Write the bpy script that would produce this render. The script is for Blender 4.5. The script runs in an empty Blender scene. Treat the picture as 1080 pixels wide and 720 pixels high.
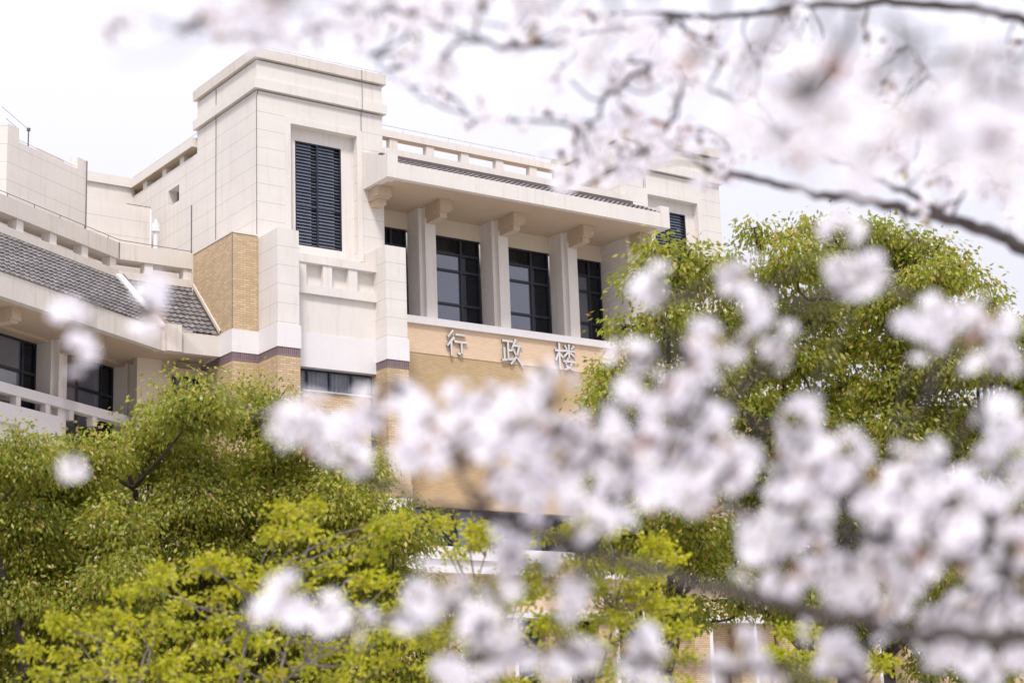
import bpy, math, random
import numpy as np

rng = np.random.default_rng(7)
random.seed(7)
S = bpy.context.scene
COL = S.collection
R_ = math.radians

# ------------------------------------------------------------------ camera
PW, PH, FOCAL = 1080, 720, 1881.836
YAW, PITCH, ROLL = R_(35.674), R_(13.494), R_(-2.1126)
CAM = np.array([0.0, 0.0, 1.6])


def cam_axes():
    cy, sy = math.cos(YAW), math.sin(YAW)
    cp, sp = math.cos(PITCH), math.sin(PITCH)
    cr, sr = math.cos(ROLL), math.sin(ROLL)
    f = np.array([sy * cp, cy * cp, sp])
    r = np.array([cy, -sy, 0.0])
    u = np.cross(r, f)
    return cr * r + sr * u, -sr * r + cr * u, f


AX_R, AX_U, AX_F = cam_axes()
cd = bpy.data.cameras.new("camera")
cam = bpy.data.objects.new("camera", cd)
COL.objects.link(cam)
import mathutils
m3 = mathutils.Matrix(((AX_R[0], AX_U[0], -AX_F[0]), (AX_R[1], AX_U[1], -AX_F[1]), (AX_R[2], AX_U[2], -AX_F[2])))
cam.matrix_world = mathutils.Matrix.Translation(CAM.tolist()) @ m3.to_4x4()
cd.sensor_fit = 'HORIZONTAL'
cd.sensor_width = 36.0
cd.lens = FOCAL / PW * 36.0
cd.clip_start = 0.05
cd.clip_end = 3000
cd.dof.use_dof = True
cd.dof.focus_distance = 57.0
cd.dof.aperture_fstop = 2.8
S.camera = cam

# ------------------------------------------------------------------ sky, sun, exposure
SUN_EL, SUN_AZ = R_(56), R_(219)       # azimuth clockwise from +Y (behind the viewer)
wd = bpy.data.worlds.new("World")
S.world = wd
wd.use_nodes = True
nt = wd.node_tree
for n in list(nt.nodes):
    nt.nodes.remove(n)
out = nt.nodes.new('ShaderNodeOutputWorld')
bg = nt.nodes.new('ShaderNodeBackground')
sky = nt.nodes.new('ShaderNodeTexSky')
sky.sky_type = 'NISHITA'
sky.sun_disc = False
sky.sun_elevation = SUN_EL
sky.sun_rotation = SUN_AZ
tc = nt.nodes.new('ShaderNodeTexCoord')
noi = nt.nodes.new('ShaderNodeTexNoise')
noi.inputs['Scale'].default_value = 2.2
noi.inputs['Detail'].default_value = 4.0
noi.inputs['Roughness'].default_value = 0.5
rmp = nt.nodes.new('ShaderNodeMapRange')
rmp.inputs['From Min'].default_value = 0.3
rmp.inputs['From Max'].default_value = 0.7
rmp.inputs['To Min'].default_value = 0.95
rmp.inputs['To Max'].default_value = 1.0
sep = nt.nodes.new('ShaderNodeSeparateXYZ')
elv = nt.nodes.new('ShaderNodeMapRange')    # overcast: the zenith is brighter than the horizon
elv.inputs['From Min'].default_value = 0.0
elv.inputs['From Max'].default_value = 1.0
elv.inputs['To Min'].default_value = 4.5
elv.inputs['To Max'].default_value = 10.5
cloud = nt.nodes.new('ShaderNodeMix')
cloud.data_type = 'RGBA'
cloud.blend_type = 'MULTIPLY'
cloud.inputs['Factor'].default_value = 1.0
cloud.inputs[6].default_value = (0.90, 0.89, 1.0, 1)
mix = nt.nodes.new('ShaderNodeMix')
mix.data_type = 'RGBA'
L = nt.links.new
L(tc.outputs['Generated'], noi.inputs['Vector'])
L(noi.outputs['Fac'], rmp.inputs['Value'])
L(tc.outputs['Generated'], sep.inputs[0])
L(sep.outputs['Z'], elv.inputs['Value'])
L(elv.outputs['Result'], cloud.inputs[7])
L(rmp.outputs['Result'], mix.inputs['Factor'])
L(sky.outputs[0], mix.inputs[6])
L(cloud.outputs[2], mix.inputs[7])
L(mix.outputs[2], bg.inputs['Color'])
bg.inputs['Strength'].default_value = 0.1
L(bg.outputs[0], out.inputs[0])

sd = bpy.data.lights.new("sun", 'SUN')
sd.energy = 1.95
sd.angle = R_(9)
sd.color = (1.0, 0.955, 0.91)
so = bpy.data.objects.new("sun", sd)
COL.objects.link(so)
sdir = mathutils.Vector((math.sin(SUN_AZ) * math.cos(SUN_EL), math.cos(SUN_AZ) * math.cos(SUN_EL), math.sin(SUN_EL)))
so.rotation_euler = sdir.to_track_quat('Z', 'Y').to_euler()
so.location = (0, 0, 60)

vs = S.view_settings
vs.view_transform = 'Standard'
vs.look = 'None'
vs.gamma = 1
vs.exposure = 0.76
vs.use_curve_mapping = False
S.cycles.use_denoising = True
S.cycles.max_bounces = 10
S.cycles.diffuse_bounces = 7
S.cycles.transmission_bounces = 6
S.cycles.sample_clamp_indirect = 6


# ------------------------------------------------------------------ pixel rays (used once, to turn measured points into metres)
def ray(x, y):
    return (x - PW / 2) / FOCAL * AX_R - (y - PH / 2) / FOCAL * AX_U + AX_F


def on_x(x, y, X):
    d = ray(x, y)
    return CAM + d * (X - CAM[0]) / d[0]


def on_y(x, y, Y):
    d = ray(x, y)
    return CAM + d * (Y - CAM[1]) / d[1]


def on_z(x, y, Z):
    d = ray(x, y)
    return CAM + d * (Z - CAM[2]) / d[2]


def at(x, y, depth):
    return CAM + ray(x, y) * depth


# ------------------------------------------------------------------ materials
def new_mat(name):
    m = bpy.data.materials.new(name)
    m.use_nodes = True
    t = m.node_tree
    b = t.nodes['Principled BSDF']
    return m, t, b


def N(t, kind, **kw):
    n = t.nodes.new(kind)
    for k, v in kw.items():
        setattr(n, k, v)
    return n


def mixrgb(t, fac, a, b, blend='MIX'):
    n = t.nodes.new('ShaderNodeMix')
    n.data_type = 'RGBA'
    n.blend_type = blend
    for sock, v in ((n.inputs['Factor'], fac), (n.inputs[6], a), (n.inputs[7], b)):
        if hasattr(v, 'is_linked'):
            t.links.new(v, sock)
        elif isinstance(v, (int, float)):
            sock.default_value = v
        else:
            sock.default_value = (*v, 1) if len(v) == 3 else v
    return n.outputs[2]


def maprange(t, val, a, b, c, d):
    n = t.nodes.new('ShaderNodeMapRange')
    t.links.new(val, n.inputs['Value'])
    for k, v in zip(('From Min', 'From Max', 'To Min', 'To Max'), (a, b, c, d)):
        n.inputs[k].default_value = v
    return n.outputs['Result']


def math_(t, op, a, b=None):
    n = t.nodes.new('ShaderNodeMath')
    n.operation = op
    for i, v in enumerate((a, b)):
        if v is None:
            continue
        if hasattr(v, 'is_linked'):
            t.links.new(v, n.inputs[i])
        else:
            n.inputs[i].default_value = v
    return n.outputs[0]


def noise(t, vec, scale, detail=4, rough=0.55, dist=0.0):
    n = t.nodes.new('ShaderNodeTexNoise')
    n.inputs['Scale'].default_value = scale
    n.inputs['Detail'].default_value = detail
    n.inputs['Roughness'].default_value = rough
    n.inputs['Distortion'].default_value = dist
    if vec is not None:
        t.links.new(vec, n.inputs['Vector'])
    return n.outputs['Fac']


def mapped(t, vec, scale):
    n = t.nodes.new('ShaderNodeMapping')
    n.inputs['Scale'].default_value = scale
    t.links.new(vec, n.inputs['Vector'])
    return n.outputs[0]


def stone(name, base, joints=False, z0=22.68, pitch=0.63, stain=0.5, rough=0.75):
    m, t, b = new_mat(name)
    geo = N(t, 'ShaderNodeNewGeometry')
    pos = geo.outputs['Position']
    n1 = noise(t, pos, 0.55, 5, 0.6)
    n2 = noise(t, mapped(t, pos, (5.0, 5.0, 0.35)), 1.0, 5, 0.65)      # rain streaks
    n3 = noise(t, pos, 9.0, 3, 0.6)
    c = mixrgb(t, maprange(t, n1, 0.35, 0.7, 0.0, 1.0), base, tuple(v * k for v, k in zip(base, (0.93, 0.93, 0.945))))
    c = mixrgb(t, maprange(t, n2, 0.53, 0.78, 0.0, stain), c, tuple(v * k for v, k in zip(base, (0.66, 0.61, 0.54))))
    c = mixrgb(t, maprange(t, n3, 0.3, 0.7, 0.0, 0.12), c, tuple(v * 0.75 for v in base))
    if joints:
        sp = N(t, 'ShaderNodeSeparateXYZ')
        t.links.new(pos, sp.inputs[0])
        k = math_(t, 'DIVIDE', math_(t, 'SUBTRACT', sp.outputs['Z'], z0 - 63.0), pitch)
        fr = math_(t, 'FRACT', k)
        dd = math_(t, 'ABSOLUTE', math_(t, 'SUBTRACT', fr, 0.5))
        line = maprange(t, dd, 0.477, 0.487, 0.0, 0.52)
        row = N(t, 'ShaderNodeTexWhiteNoise', noise_dimensions='1D')
        t.links.new(math_(t, 'FLOOR', math_(t, 'ADD', k, 0.5)), row.inputs['W'])
        c = mixrgb(t, maprange(t, row.outputs['Value'], 0, 1, 0, 0.12), c, tuple(v * 0.6 for v in base))
        c = mixrgb(t, line, c, (0.36, 0.32, 0.31))
    t.links.new(c, b.inputs['Base Color'])
    b.inputs['Roughness'].default_value = rough
    bp = N(t, 'ShaderNodeBump')
    bp.inputs['Strength'].default_value = 0.25
    bp.inputs['Distance'].default_value = 0.01
    t.links.new(n3, bp.inputs['Height'])
    t.links.new(bp.outputs[0], b.inputs['Normal'])
    return m


def brick(name, c1, c2, mortar, w=0.24, h=0.075, msize=0.009, offset=0.5, angle=0.0, grime=0.35):
    m, t, b = new_mat(name)
    geo = N(t, 'ShaderNodeNewGeometry')
    sp = N(t, 'ShaderNodeSeparateXYZ')
    t.links.new(geo.outputs['Position'], sp.inputs[0])
    cb = N(t, 'ShaderNodeCombineXYZ')
    t.links.new(math_(t, 'ADD', sp.outputs['X'], sp.outputs['Y']), cb.inputs[0])
    t.links.new(sp.outputs['Z'], cb.inputs[1])
    bt = N(t, 'ShaderNodeTexBrick')
    bt.offset = offset
    bt.inputs['Scale'].default_value = 1.0
    bt.inputs['Brick Width'].default_value = w
    bt.inputs['Row Height'].default_value = h
    bt.inputs['Mortar Size'].default_value = msize
    bt.inputs['Mortar Smooth'].default_value = 0.3
    bt.inputs['Bias'].default_value = -0.1
    bt.inputs['Color1'].default_value = (*c1, 1)
    bt.inputs['Color2'].default_value = (*c2, 1)
    bt.inputs['Mortar'].default_value = (*mortar, 1)
    t.links.new(cb.outputs[0], bt.inputs['Vector'])
    n1 = noise(t, geo.outputs['Position'], 0.6, 5, 0.6)
    n2 = noise(t, mapped(t, geo.outputs['Position'], (2.5, 2.5, 0.5)), 1.0, 5, 0.6)
    c = mixrgb(t, maprange(t, n1, 0.35, 0.75, 0.0, 0.3), bt.outputs['Color'], tuple(v * 0.8 for v in c2))
    c = mixrgb(t, maprange(t, n2, 0.56, 0.78, 0.0, grime), c, (0.24, 0.19, 0.09))
    t.links.new(c, b.inputs['Base Color'])
    b.inputs['Roughness'].default_value = 0.7
    bp = N(t, 'ShaderNodeBump')
    bp.inputs['Strength'].default_value = 0.5
    bp.inputs['Distance'].default_value = 0.01
    bp.invert = True
    t.links.new(bt.outputs['Fac'], bp.inputs['Height'])
    t.links.new(bp.outputs[0], b.inputs['Normal'])
    return m


def plain(name, col, rough=0.5, metal=0.0, vary=0.15, scale=3.0):
    m, t, b = new_mat(name)
    geo = N(t, 'ShaderNodeNewGeometry')
    n = noise(t, geo.outputs['Position'], scale, 4, 0.6)
    c = mixrgb(t, maprange(t, n, 0.3, 0.7, 0.0, 1.0), tuple(v * (1 - vary) for v in col), tuple(min(1, v * (1 + vary)) for v in col))
    t.links.new(c, b.inputs['Base Color'])
    b.inputs['Roughness'].default_value = rough
    b.inputs['Metallic'].default_value = metal
    return m


def leafmat(name, cols, trans=0.4, gloss=0.06, through=(1.0, 1.05, 0.75), patch=0.18):
    m, t, b = new_mat(name)
    t.nodes.remove(b)
    geo = N(t, 'ShaderNodeNewGeometry')
    ramp = N(t, 'ShaderNodeValToRGB')
    e = ramp.color_ramp.elements
    while len(e) < len(cols):
        e.new(0.5)
    for el, (p, c) in zip(e, cols):
        el.position = p
        el.color = (*c, 1)
    t.links.new(geo.outputs['Random Per Island'], ramp.inputs[0])
    n = noise(t, geo.outputs['Position'], 1.3, 3, 0.5)
    col = mixrgb(t, maprange(t, n, 0.40, 0.72, 0.0, 0.55), ramp.outputs[0], cols[0][1])
    n2 = noise(t, geo.outputs['Position'], 2.9, 3, 0.6)
    col = mixrgb(t, maprange(t, n2, 0.50, 0.75, 0.0, patch), col, cols[-1][1])
    d = N(t, 'ShaderNodeBsdfDiffuse')
    tr = N(t, 'ShaderNodeBsdfTranslucent')
    gl = N(t, 'ShaderNodeBsdfGlossy')
    gl.inputs['Roughness'].default_value = 0.38
    m1 = N(t, 'ShaderNodeMixShader')
    m1.inputs[0].default_value = trans
    m2 = N(t, 'ShaderNodeMixShader')
    m2.inputs[0].default_value = gloss
    t.links.new(col, d.inputs[0])
    warm = mixrgb(t, 1.0, col, through, 'MULTIPLY')
    t.links.new(warm, tr.inputs[0])
    t.links.new(d.outputs[0], m1.inputs[1])
    t.links.new(tr.outputs[0], m1.inputs[2])
    t.links.new(m1.outputs[0], m2.inputs[1])
    t.links.new(gl.outputs[0], m2.inputs[2])
    t.links.new(m2.outputs[0], t.nodes['Material Output'].inputs[0])
    return m


def glassmat(name, base, ior, rough=0.04):
    m, t, b = new_mat(name)
    geo = N(t, 'ShaderNodeNewGeometry')
    n = noise(t, geo.outputs['Position'], 0.8, 2, 0.5)
    c = mixrgb(t, n, tuple(v * 0.6 for v in base), base)
    t.links.new(c, b.inputs['Base Color'])
    b.inputs['Roughness'].default_value = rough
    b.inputs['IOR'].default_value = ior
    b.inputs['Specular Tint'].default_value = (0.86, 0.9, 1.0, 1)
    bp = N(t, 'ShaderNodeBump')
    bp.inputs['Strength'].default_value = 0.06
    bp.inputs['Distance'].default_value = 0.05
    t.links.new(n, bp.inputs['Height'])
    t.links.new(bp.outputs[0], b.inputs['Normal'])
    return m


CREAM = (0.75, 0.70, 0.652)
M = {}
M['panel'] = stone('cream stone panels', CREAM, True, stain=0.45)
M['cream'] = stone('cream render', CREAM, False, stain=0.45)
M['worn'] = stone('weathered cream render', (0.68, 0.62, 0.555), False, stain=0.7)
M['recess'] = stone('bounce-toned beige', (0.70, 0.60, 0.48), False, stain=0.2)  # cream warmed in the colour to imitate bounced light under the canopy
M['white'] = stone('white painted band', (0.77, 0.735, 0.73), False, stain=0.15)
M['soffit'] = stone('shade-toned tan render', (0.56, 0.44, 0.315), False, stain=0.15)  # tan tone stands in for the warm shade on undersides
M['brick'] = brick('tan brick', (0.50, 0.355, 0.205), (0.66, 0.49, 0.305), (0.34, 0.25, 0.17))
M['signbrick'] = brick('ochre brick', (0.49, 0.345, 0.185), (0.565, 0.41, 0.235), (0.40, 0.285, 0.165), h=0.06, msize=0.006, grime=0.1)
M['signstrip'] = brick('pale brick strip', (0.72, 0.525, 0.36), (0.77, 0.58, 0.41), (0.62, 0.45, 0.31), h=0.06, msize=0.006, grime=0.1)
M['soldier'] = brick('brown soldier course', (0.145, 0.09, 0.10), (0.20, 0.13, 0.14), (0.30, 0.24, 0.24), w=0.075, h=0.42, msize=0.008, offset=0.0, grime=0.1)
M['frame'] = plain('dark window metal', (0.018, 0.021, 0.032), 0.4)
M['louver'] = plain('blue grey louver metal', (0.13, 0.15, 0.20), 0.3, 0.3)
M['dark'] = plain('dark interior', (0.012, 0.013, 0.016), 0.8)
M['glass'] = glassmat('reflective window glass', (0.10, 0.105, 0.13), 2.35)  # base lifted to imitate the sky mirrored in the panes
M['reflglass'] = glassmat('reflection-toned glass', (0.20, 0.205, 0.25), 2.2)  # grey base imitates reflections in the wing panes
M['dglass'] = glassmat('dark window glass', (0.01, 0.011, 0.015), 1.45)
M['curtain'] = plain('grey curtain', (0.26, 0.27, 0.31), 0.9)
M['tile'] = plain('grey roof tile', (0.155, 0.14, 0.138), 0.55, 0, 0.6, 4.0)
M['ridge'] = plain('brown ridge tile', (0.13, 0.095, 0.085), 0.5)
M['cable'] = plain('lead cable', (0.13, 0.12, 0.13), 0.6)
M['rail'] = plain('galvanised rail', (0.5, 0.5, 0.52), 0.45, 0.3)
M['pipe'] = plain('white plastic pipe', (0.8, 0.8, 0.82), 0.35)
M['letter'] = plain('white sign letter', (0.63, 0.61, 0.605), 0.4)
M['lside'] = plain('shade-grey sign return', (0.16, 0.14, 0.135), 0.5)  # sides coloured dark to carry the shade on the stroke thickness
M['ground'] = plain('lawn', (0.06, 0.085, 0.025), 0.95, 0, 0.4, 2.0)
M['pave'] = plain('paving', (0.33, 0.315, 0.30), 0.9, 0, 0.2, 2.0)
M['path'] = plain('pale bounce concrete', (0.58, 0.565, 0.55), 0.9, 0, 0.1, 2.0)  # for an unseen slab added to bounce light up into the blossom
M['bark'] = plain('camphor bark', (0.055, 0.042, 0.032), 0.9, 0, 0.4, 12.0)
M['mbark'] = plain('maple bark', (0.15, 0.125, 0.105), 0.9, 0, 0.35, 20.0)
M['cbark'] = plain('cherry bark', (0.052, 0.038, 0.036), 0.75, 0, 0.5, 40.0)
M['camphor'] = leafmat('camphor leaves', [(0.0, (0.18, 0.215, 0.022)), (0.35, (0.32, 0.355, 0.036)), (0.66, (0.47, 0.48, 0.065)), (0.88, (0.62, 0.57, 0.13)), (0.96, (0.46, 0.24, 0.08))], 0.55, 0.03)
M['maple'] = leafmat('young maple leaves', [(0.0, (0.25, 0.28, 0.015)), (0.3, (0.45, 0.45, 0.018)), (0.75, (0.66, 0.60, 0.03)), (0.97, (0.52, 0.42, 0.12))], 0.5, 0.02, patch=0.3)
M['petal'] = leafmat('cherry petals', [(0.0, (0.92, 0.895, 0.94)), (0.4, (0.95, 0.935, 0.97)), (1.0, (0.96, 0.95, 0.985))], 0.42, 0.0, (1.0, 0.98, 1.0), 0.0)
M['calyx'] = leafmat('calyx and young leaf', [(0.0, (0.36, 0.17, 0.13)), (0.5, (0.42, 0.22, 0.16)), (0.8, (0.34, 0.29, 0.10))], 0.3, 0.03)
M['pedicel'] = plain('green pedicel', (0.36, 0.34, 0.16), 0.6)


# ------------------------------------------------------------------ mesh helpers
class Frame:
    def __init__(s, ox=0.0, oy=0.0, ang=0.0):
        s.o = np.array([ox, oy, 0.0])
        a = R_(ang)
        s.u = np.array([math.cos(a), math.sin(a), 0.0])
        s.n = np.array([-math.sin(a), math.cos(a), 0.0])

    def w(s, x, y, z):
        return s.o + s.u * x + s.n * y + np.array([0, 0, z])

    def pix(s, px, py, y):          # where a measured point falls on the plane at local depth y: (local x, z)
        d = ray(px, py)
        p0 = s.o + s.n * y
        k = np.dot(p0 - CAM, s.n) / np.dot(d, s.n)
        p = CAM + d * k
        return float(np.dot(p - s.o, s.u)), float(p[2])


WORLD = Frame()


class MB:
    def __init__(s, frame=WORLD):
        s.v, s.f, s.m, s.fr = [], [], [], frame

    def add(s, verts, faces, mi=0):
        b = len(s.v)
        s.v += [tuple(float(q) for q in p) for p in verts]
        s.f += [tuple(i + b for i in f) for f in faces]
        s.m += [mi] * len(faces)
        return s

    def box(s, x0, x1, y0, y1, z0, z1, mi=0):
        w = s.fr.w
        x0, x1 = min(x0, x1), max(x0, x1)
        y0, y1 = min(y0, y1), max(y0, y1)
        z0, z1 = min(z0, z1), max(z0, z1)
        v = [w(x, y, z) for z in (z0, z1) for x, y in ((x0, y0), (x1, y0), (x1, y1), (x0, y1))]
        return s.add(v, [(3, 2, 1, 0), (4, 5, 6, 7), (0, 1, 5, 4), (1, 2, 6, 5), (2, 3, 7, 6), (3, 0, 4, 7)], mi)

    def prism_x(s, prof, x0, x1, mi=0):       # closed profile of (y, z), extruded along local x
        n = len(prof)
        w = s.fr.w
        v = [w(x0, y, z) for y, z in prof] + [w(x1, y, z) for y, z in prof]
        f = [tuple(range(n)), tuple(range(2 * n - 1, n - 1, -1))]
        f += [(i, i + n, (i + 1) % n + n, (i + 1) % n) for i in range(n)]
        return s.add(v, f, mi)

    def sweep(s, path, prof, mi=0):           # closed profile of (outward offset, z) swept along a mitred plan path
        path = [np.array(p, float) for p in path]
        k = len(path)
        nr = []
        for i in range(k - 1):
            d = path[i + 1] - path[i]
            d /= np.linalg.norm(d)
            nr.append(np.array([d[1], -d[0]]))          # outward: to the right of the walking direction
        mit = []
        for i in range(k):
            if i == 0:
                mit.append(nr[0])
            elif i == k - 1:
                mit.append(nr[-1])
            else:
                a = nr[i - 1] + nr[i]
                mit.append(a / np.dot(a, nr[i]))
        n = len(prof)
        v = []
        for i in range(k):
            for o, z in prof:
                p = path[i] + mit[i] * o
                v.append((p[0], p[1], z))
        f = []
        for i in range(k - 1):
            for j in range(n):
                f.append((i * n + j, (i + 1) * n + j, (i + 1) * n + (j + 1) % n, i * n + (j + 1) % n))
        f.append(tuple(range(n)))
        f.append(tuple(range(k * n - 1, (k - 1) * n - 1, -1)))
        return s.add(v, f, mi)

    def tube(s, pts, radii, sides=6, mi=0, cap=True):
        pts = [np.array(p, float) for p in pts]
        if not hasattr(radii, '__len__'):
            radii = [radii] * len(pts)
        v = []
        ref = None
        for i, p in enumerate(pts):
            d = pts[min(i + 1, len(pts) - 1)] - pts[max(i - 1, 0)]
            d = d / (np.linalg.norm(d) + 1e-9)
            if ref is None:
                ref = np.cross(d, (0, 0, 1.0)) if abs(d[2]) < 0.9 else np.cross(d, (1.0, 0, 0))
            a = ref - d * np.dot(ref, d)
            a /= np.linalg.norm(a) + 1e-9
            ref = a
            b = np.cross(d, a)
            for q in range(sides):
                t = 2 * math.pi * q / sides
                v.append(p + radii[i] * (math.cos(t) * a + math.sin(t) * b))
        f = []
        for i in range(len(pts) - 1):
            for q in range(sides):
                q2 = (q + 1) % sides
                f.append((i * sides + q, i * sides + q2, (i + 1) * sides + q2, (i + 1) * sides + q))
        if cap:
            f.append(tuple(range(sides - 1, -1, -1)))
            f.append(tuple(range((len(pts) - 1) * sides, len(pts) * sides)))
        return s.add(v, f, mi)

    def grid_wall(s, xs, zs, y0, y1, holes, mi=0):   # wall split on grid lines, cells in a hole are left out
        for i in range(len(xs) - 1):
            for j in range(len(zs) - 1):
                cx, cz = (xs[i] + xs[i + 1]) / 2, (zs[j] + zs[j + 1]) / 2
                if any(a < cx < b and c < cz < d for a, b, c, d in holes):
                    continue
                s.box(xs[i], xs[i + 1], y0, y1, zs[j], zs[j + 1], mi)
        return s

    def build(s, name, mats, parent=None, smooth=False, label=None):
        off = base_of(parent)
        me = bpy.data.meshes.new(name)
        me.from_pydata([tuple(a - b for a, b in zip(p, off)) for p in s.v], [], s.f)
        mats = mats if isinstance(mats, (list, tuple)) else [mats]
        for q in mats:
            me.materials.append(q)
        if len(mats) > 1:
            me.polygons.foreach_set('material_index', s.m)
        if smooth:
            me.polygons.foreach_set('use_smooth', [True] * len(me.polygons))
        me.update()
        return link(name, me, parent, label)


BASE = {}


def base_of(o):
    while o is not None and o.parent is not None:
        o = o.parent
    return BASE.get(o.name, (0, 0, 0)) if o is not None else (0, 0, 0)


def link(name, me, parent=None, label=None):
    o = bpy.data.objects.new(name, me)
    COL.objects.link(o)
    if parent is not None:
        o.parent = parent
    if label:
        o['label'] = label
    return o


def thing(name, label, cat, loc, group=None):
    o = bpy.data.objects.new(name, None)
    COL.objects.link(o)
    o.location = [float(q) for q in loc]
    o.empty_display_size = 0.3
    BASE[o.name] = tuple(float(q) for q in loc)
    o['label'] = label
    o['category'] = cat
    if group:
        o['group'] = group
    return o


# ------------------------------------------------------------------ ground
g = MB()
g.add([(-300, -300, 0), (400, -300, 0), (400, 400, 0), (-300, 400, 0)], [(0, 1, 2, 3)])
o = g.build('ground', M['ground'])
o['kind'] = 'structure'
g = MB()
g.add([(-40, -40, .004), (70, -40, .004), (70, 49.5, .004), (-40, 49.5, .004)], [(0, 1, 2, 3)])
o = g.build('pavement', M['pave'])  # out of view, widened to bounce light onto undersides
o['kind'] = 'structure'

g = MB()
g.add([(-25, -25, .008), (22, -25, .008), (22, 9, .008), (-25, 9, .008)], [(0, 1, 2, 3)])
o = g.build('path', M['path'])  # unseen, added as a reflector below the cherry blossom
o['kind'] = 'structure'

# ------------------------------------------------------------------ main building
B = thing('office_building', 'cream and tan brick office building with two square corner towers and a sign', 'building', (36.3, 52, 0))
X0, X1 = 26.03, 30.93            # front width of a tower
Y0, YB = 50.4, 54.95             # front and back of a tower
MX = 36.34                       # axis of symmetry
ZT = 25.54


def mirror(x):
    return 2 * MX - x


def tower(xl, xr, niche, louv, glass_side):
    nl, nr = niche
    nz0, nz1 = 18.6, 23.09
    t = MB()
    # front wall with the niche, side and back walls, all below the moulding
    t.grid_wall([xl, nl, nr, xr], [0.0, nz0, nz1, 24.03], Y0, Y0 + 0.28, [(nl, nr, nz0, nz1)])
    t.box(xl, xl + 0.28, Y0 + 0.28, YB, 0, 24.03)
    t.box(xr - 0.28, xr, Y0 + 0.28, YB, 0, 24.03)
    t.box(xl + 0.28, xr - 0.28, YB - 0.28, YB, 0, 24.03)
    ob = t.build('tower', M['panel'], B)
    # plain upper storey between moulding and coping
    t = MB().box(xl, xr, Y0, YB, 24.43, 25.13).box(xl + 0.12, xr - 0.12, Y0 + 0.12, YB - 0.12, 25.13, 25.19).box(xl + 0.12, xr - 0.12, Y0 + 0.12, YB - 0.12, 24.03, 24.09)  # inset strips added so shadow lines form under coping and moulding
    t.build('attic_wall', M['cream'], ob)
    e = 0.125
    MB().box(xl - e, xr + e, Y0 - e, YB + e, 25.19, ZT).build('coping', M['worn'], ob)
    MB().box(xl - e, xr + e, Y0 - e, YB + e, 24.09, 24.43).build('moulding', M['cream'], ob)
    # niche back and raised surround
    t = MB()
    ll, lr, lz0, lz1 = louv
    t.grid_wall([nl, ll, lr, nr], [nz0, lz0, lz1, nz1], Y0 + 0.26, Y0 + 0.33, [(ll, lr, lz0, lz1)])
    t.build('niche', M['cream'], ob)
    t = MB()
    w, p = 0.2, 0.035
    t.box(nl - w, nl, Y0 - p, Y0, nz0, nz1)
    t.box(nr, nr + w, Y0 - p, Y0, nz0, nz1)
    t.box(nl - w, nr + w, Y0 - p, Y0, nz1, nz1 + 0.22)
    t.box(nl - 0.03, nr + 0.03, Y0 - 0.08, Y0, nz0 - 0.22, nz0)
    t.build('niche_surround', M['cream'], ob)
    # louvered window
    f = MB()
    fw = 0.045
    y0, y1 = Y0 + 0.27, Y0 + 0.325
    f.box(ll, ll + fw, y0, y1, lz0, lz1)
    f.box(lr - fw, lr, y0, y1, lz0, lz1)
    f.box(ll + fw, lr - fw, y0, y1, lz0, lz0 + fw)
    f.box(ll + fw, lr - fw, y0, y1, lz1 - fw, lz1)
    mx = (ll + lr) / 2 - 0.04
    f.box(mx - 0.03, mx + 0.03, y0 - 0.01, y1, lz0 + fw, lz1 - fw)
    f.box(ll + fw, mx - 0.03, y0 + 0.01, y1, 20.33, 20.38)
    f.box(mx + 0.03, lr - fw, y0 + 0.01, y1, 20.33, 20.38)
    win = f.build('louver_window', M['frame'], B)
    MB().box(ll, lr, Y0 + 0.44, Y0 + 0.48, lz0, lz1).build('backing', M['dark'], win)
    s = MB()
    n = 31
    step = (lz1 - lz0 - 2 * fw) / n
    for a, b in ((ll + fw, mx - 0.03), (mx + 0.03, lr - fw)):
        # blades leave a dark strip at the far side of every leaf, as hinged blades do
        dk = a + (b - a) * 0.74
        for i in range(n):
            z = lz0 + fw + step * (i + 0.1)
            tilt = 0.05 if random.random() < 0.8 else 0.03
            s.add([(a, y0 + 0.005, z), (dk, y0 + 0.005, z), (dk, y0 + 0.055, z + step * 0.72), (a, y0 + 0.055, z + step * 0.72),
                   (a, y0 + 0.015, z - 0.012), (dk, y0 + 0.015, z - 0.012)], [(0, 1, 2, 3), (4, 5, 1, 0)])
            s.add([(dk, y0 + tilt, z), (b, y0 + tilt, z), (b, y0 + 0.062, z + step * 0.25), (dk, y0 + 0.062, z + step * 0.25)], [(0, 1, 2, 3)])
    s.build('louver_slats', M['louver'], win)
    # lightning conductor along the coping, with short posts, and down leads
    c = MB()
    zc = ZT + 0.12
    ring = [(xl, Y0, zc), (xr, Y0, zc), (xr, YB, zc), (xl, YB, zc), (xl, Y0, zc)]
    c.tube(ring, 0.012, 4)
    for i in range(4):
        a, b_ = np.array(ring[i]), np.array(ring[i + 1])
        for k in range(4):
            p_ = a + (b_ - a) * k / 4
            c.tube([(p_[0], p_[1], ZT - 0.01), (p_[0], p_[1], zc)], 0.012, 4)
    c.build('lightning_conductor', M['rail'], ob)
    return ob


LT = tower(X0, X1, (27.29, 29.87), (27.61, 29.40, 18.95, 22.63), 0)
LT['label'] = 'tower nearer the viewer with full view of its louver window'
RT = tower(mirror(X1), mirror(X0), (42.87, 45.42), (43.4, 45.0, 18.95, 22.63), 1)
RT['label'] = 'tower at the far end, half behind a tree'


def cable(pts, r=0.013):
    return MB().tube(pts, r, 4).build('down_lead', M['cable'], B)


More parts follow.
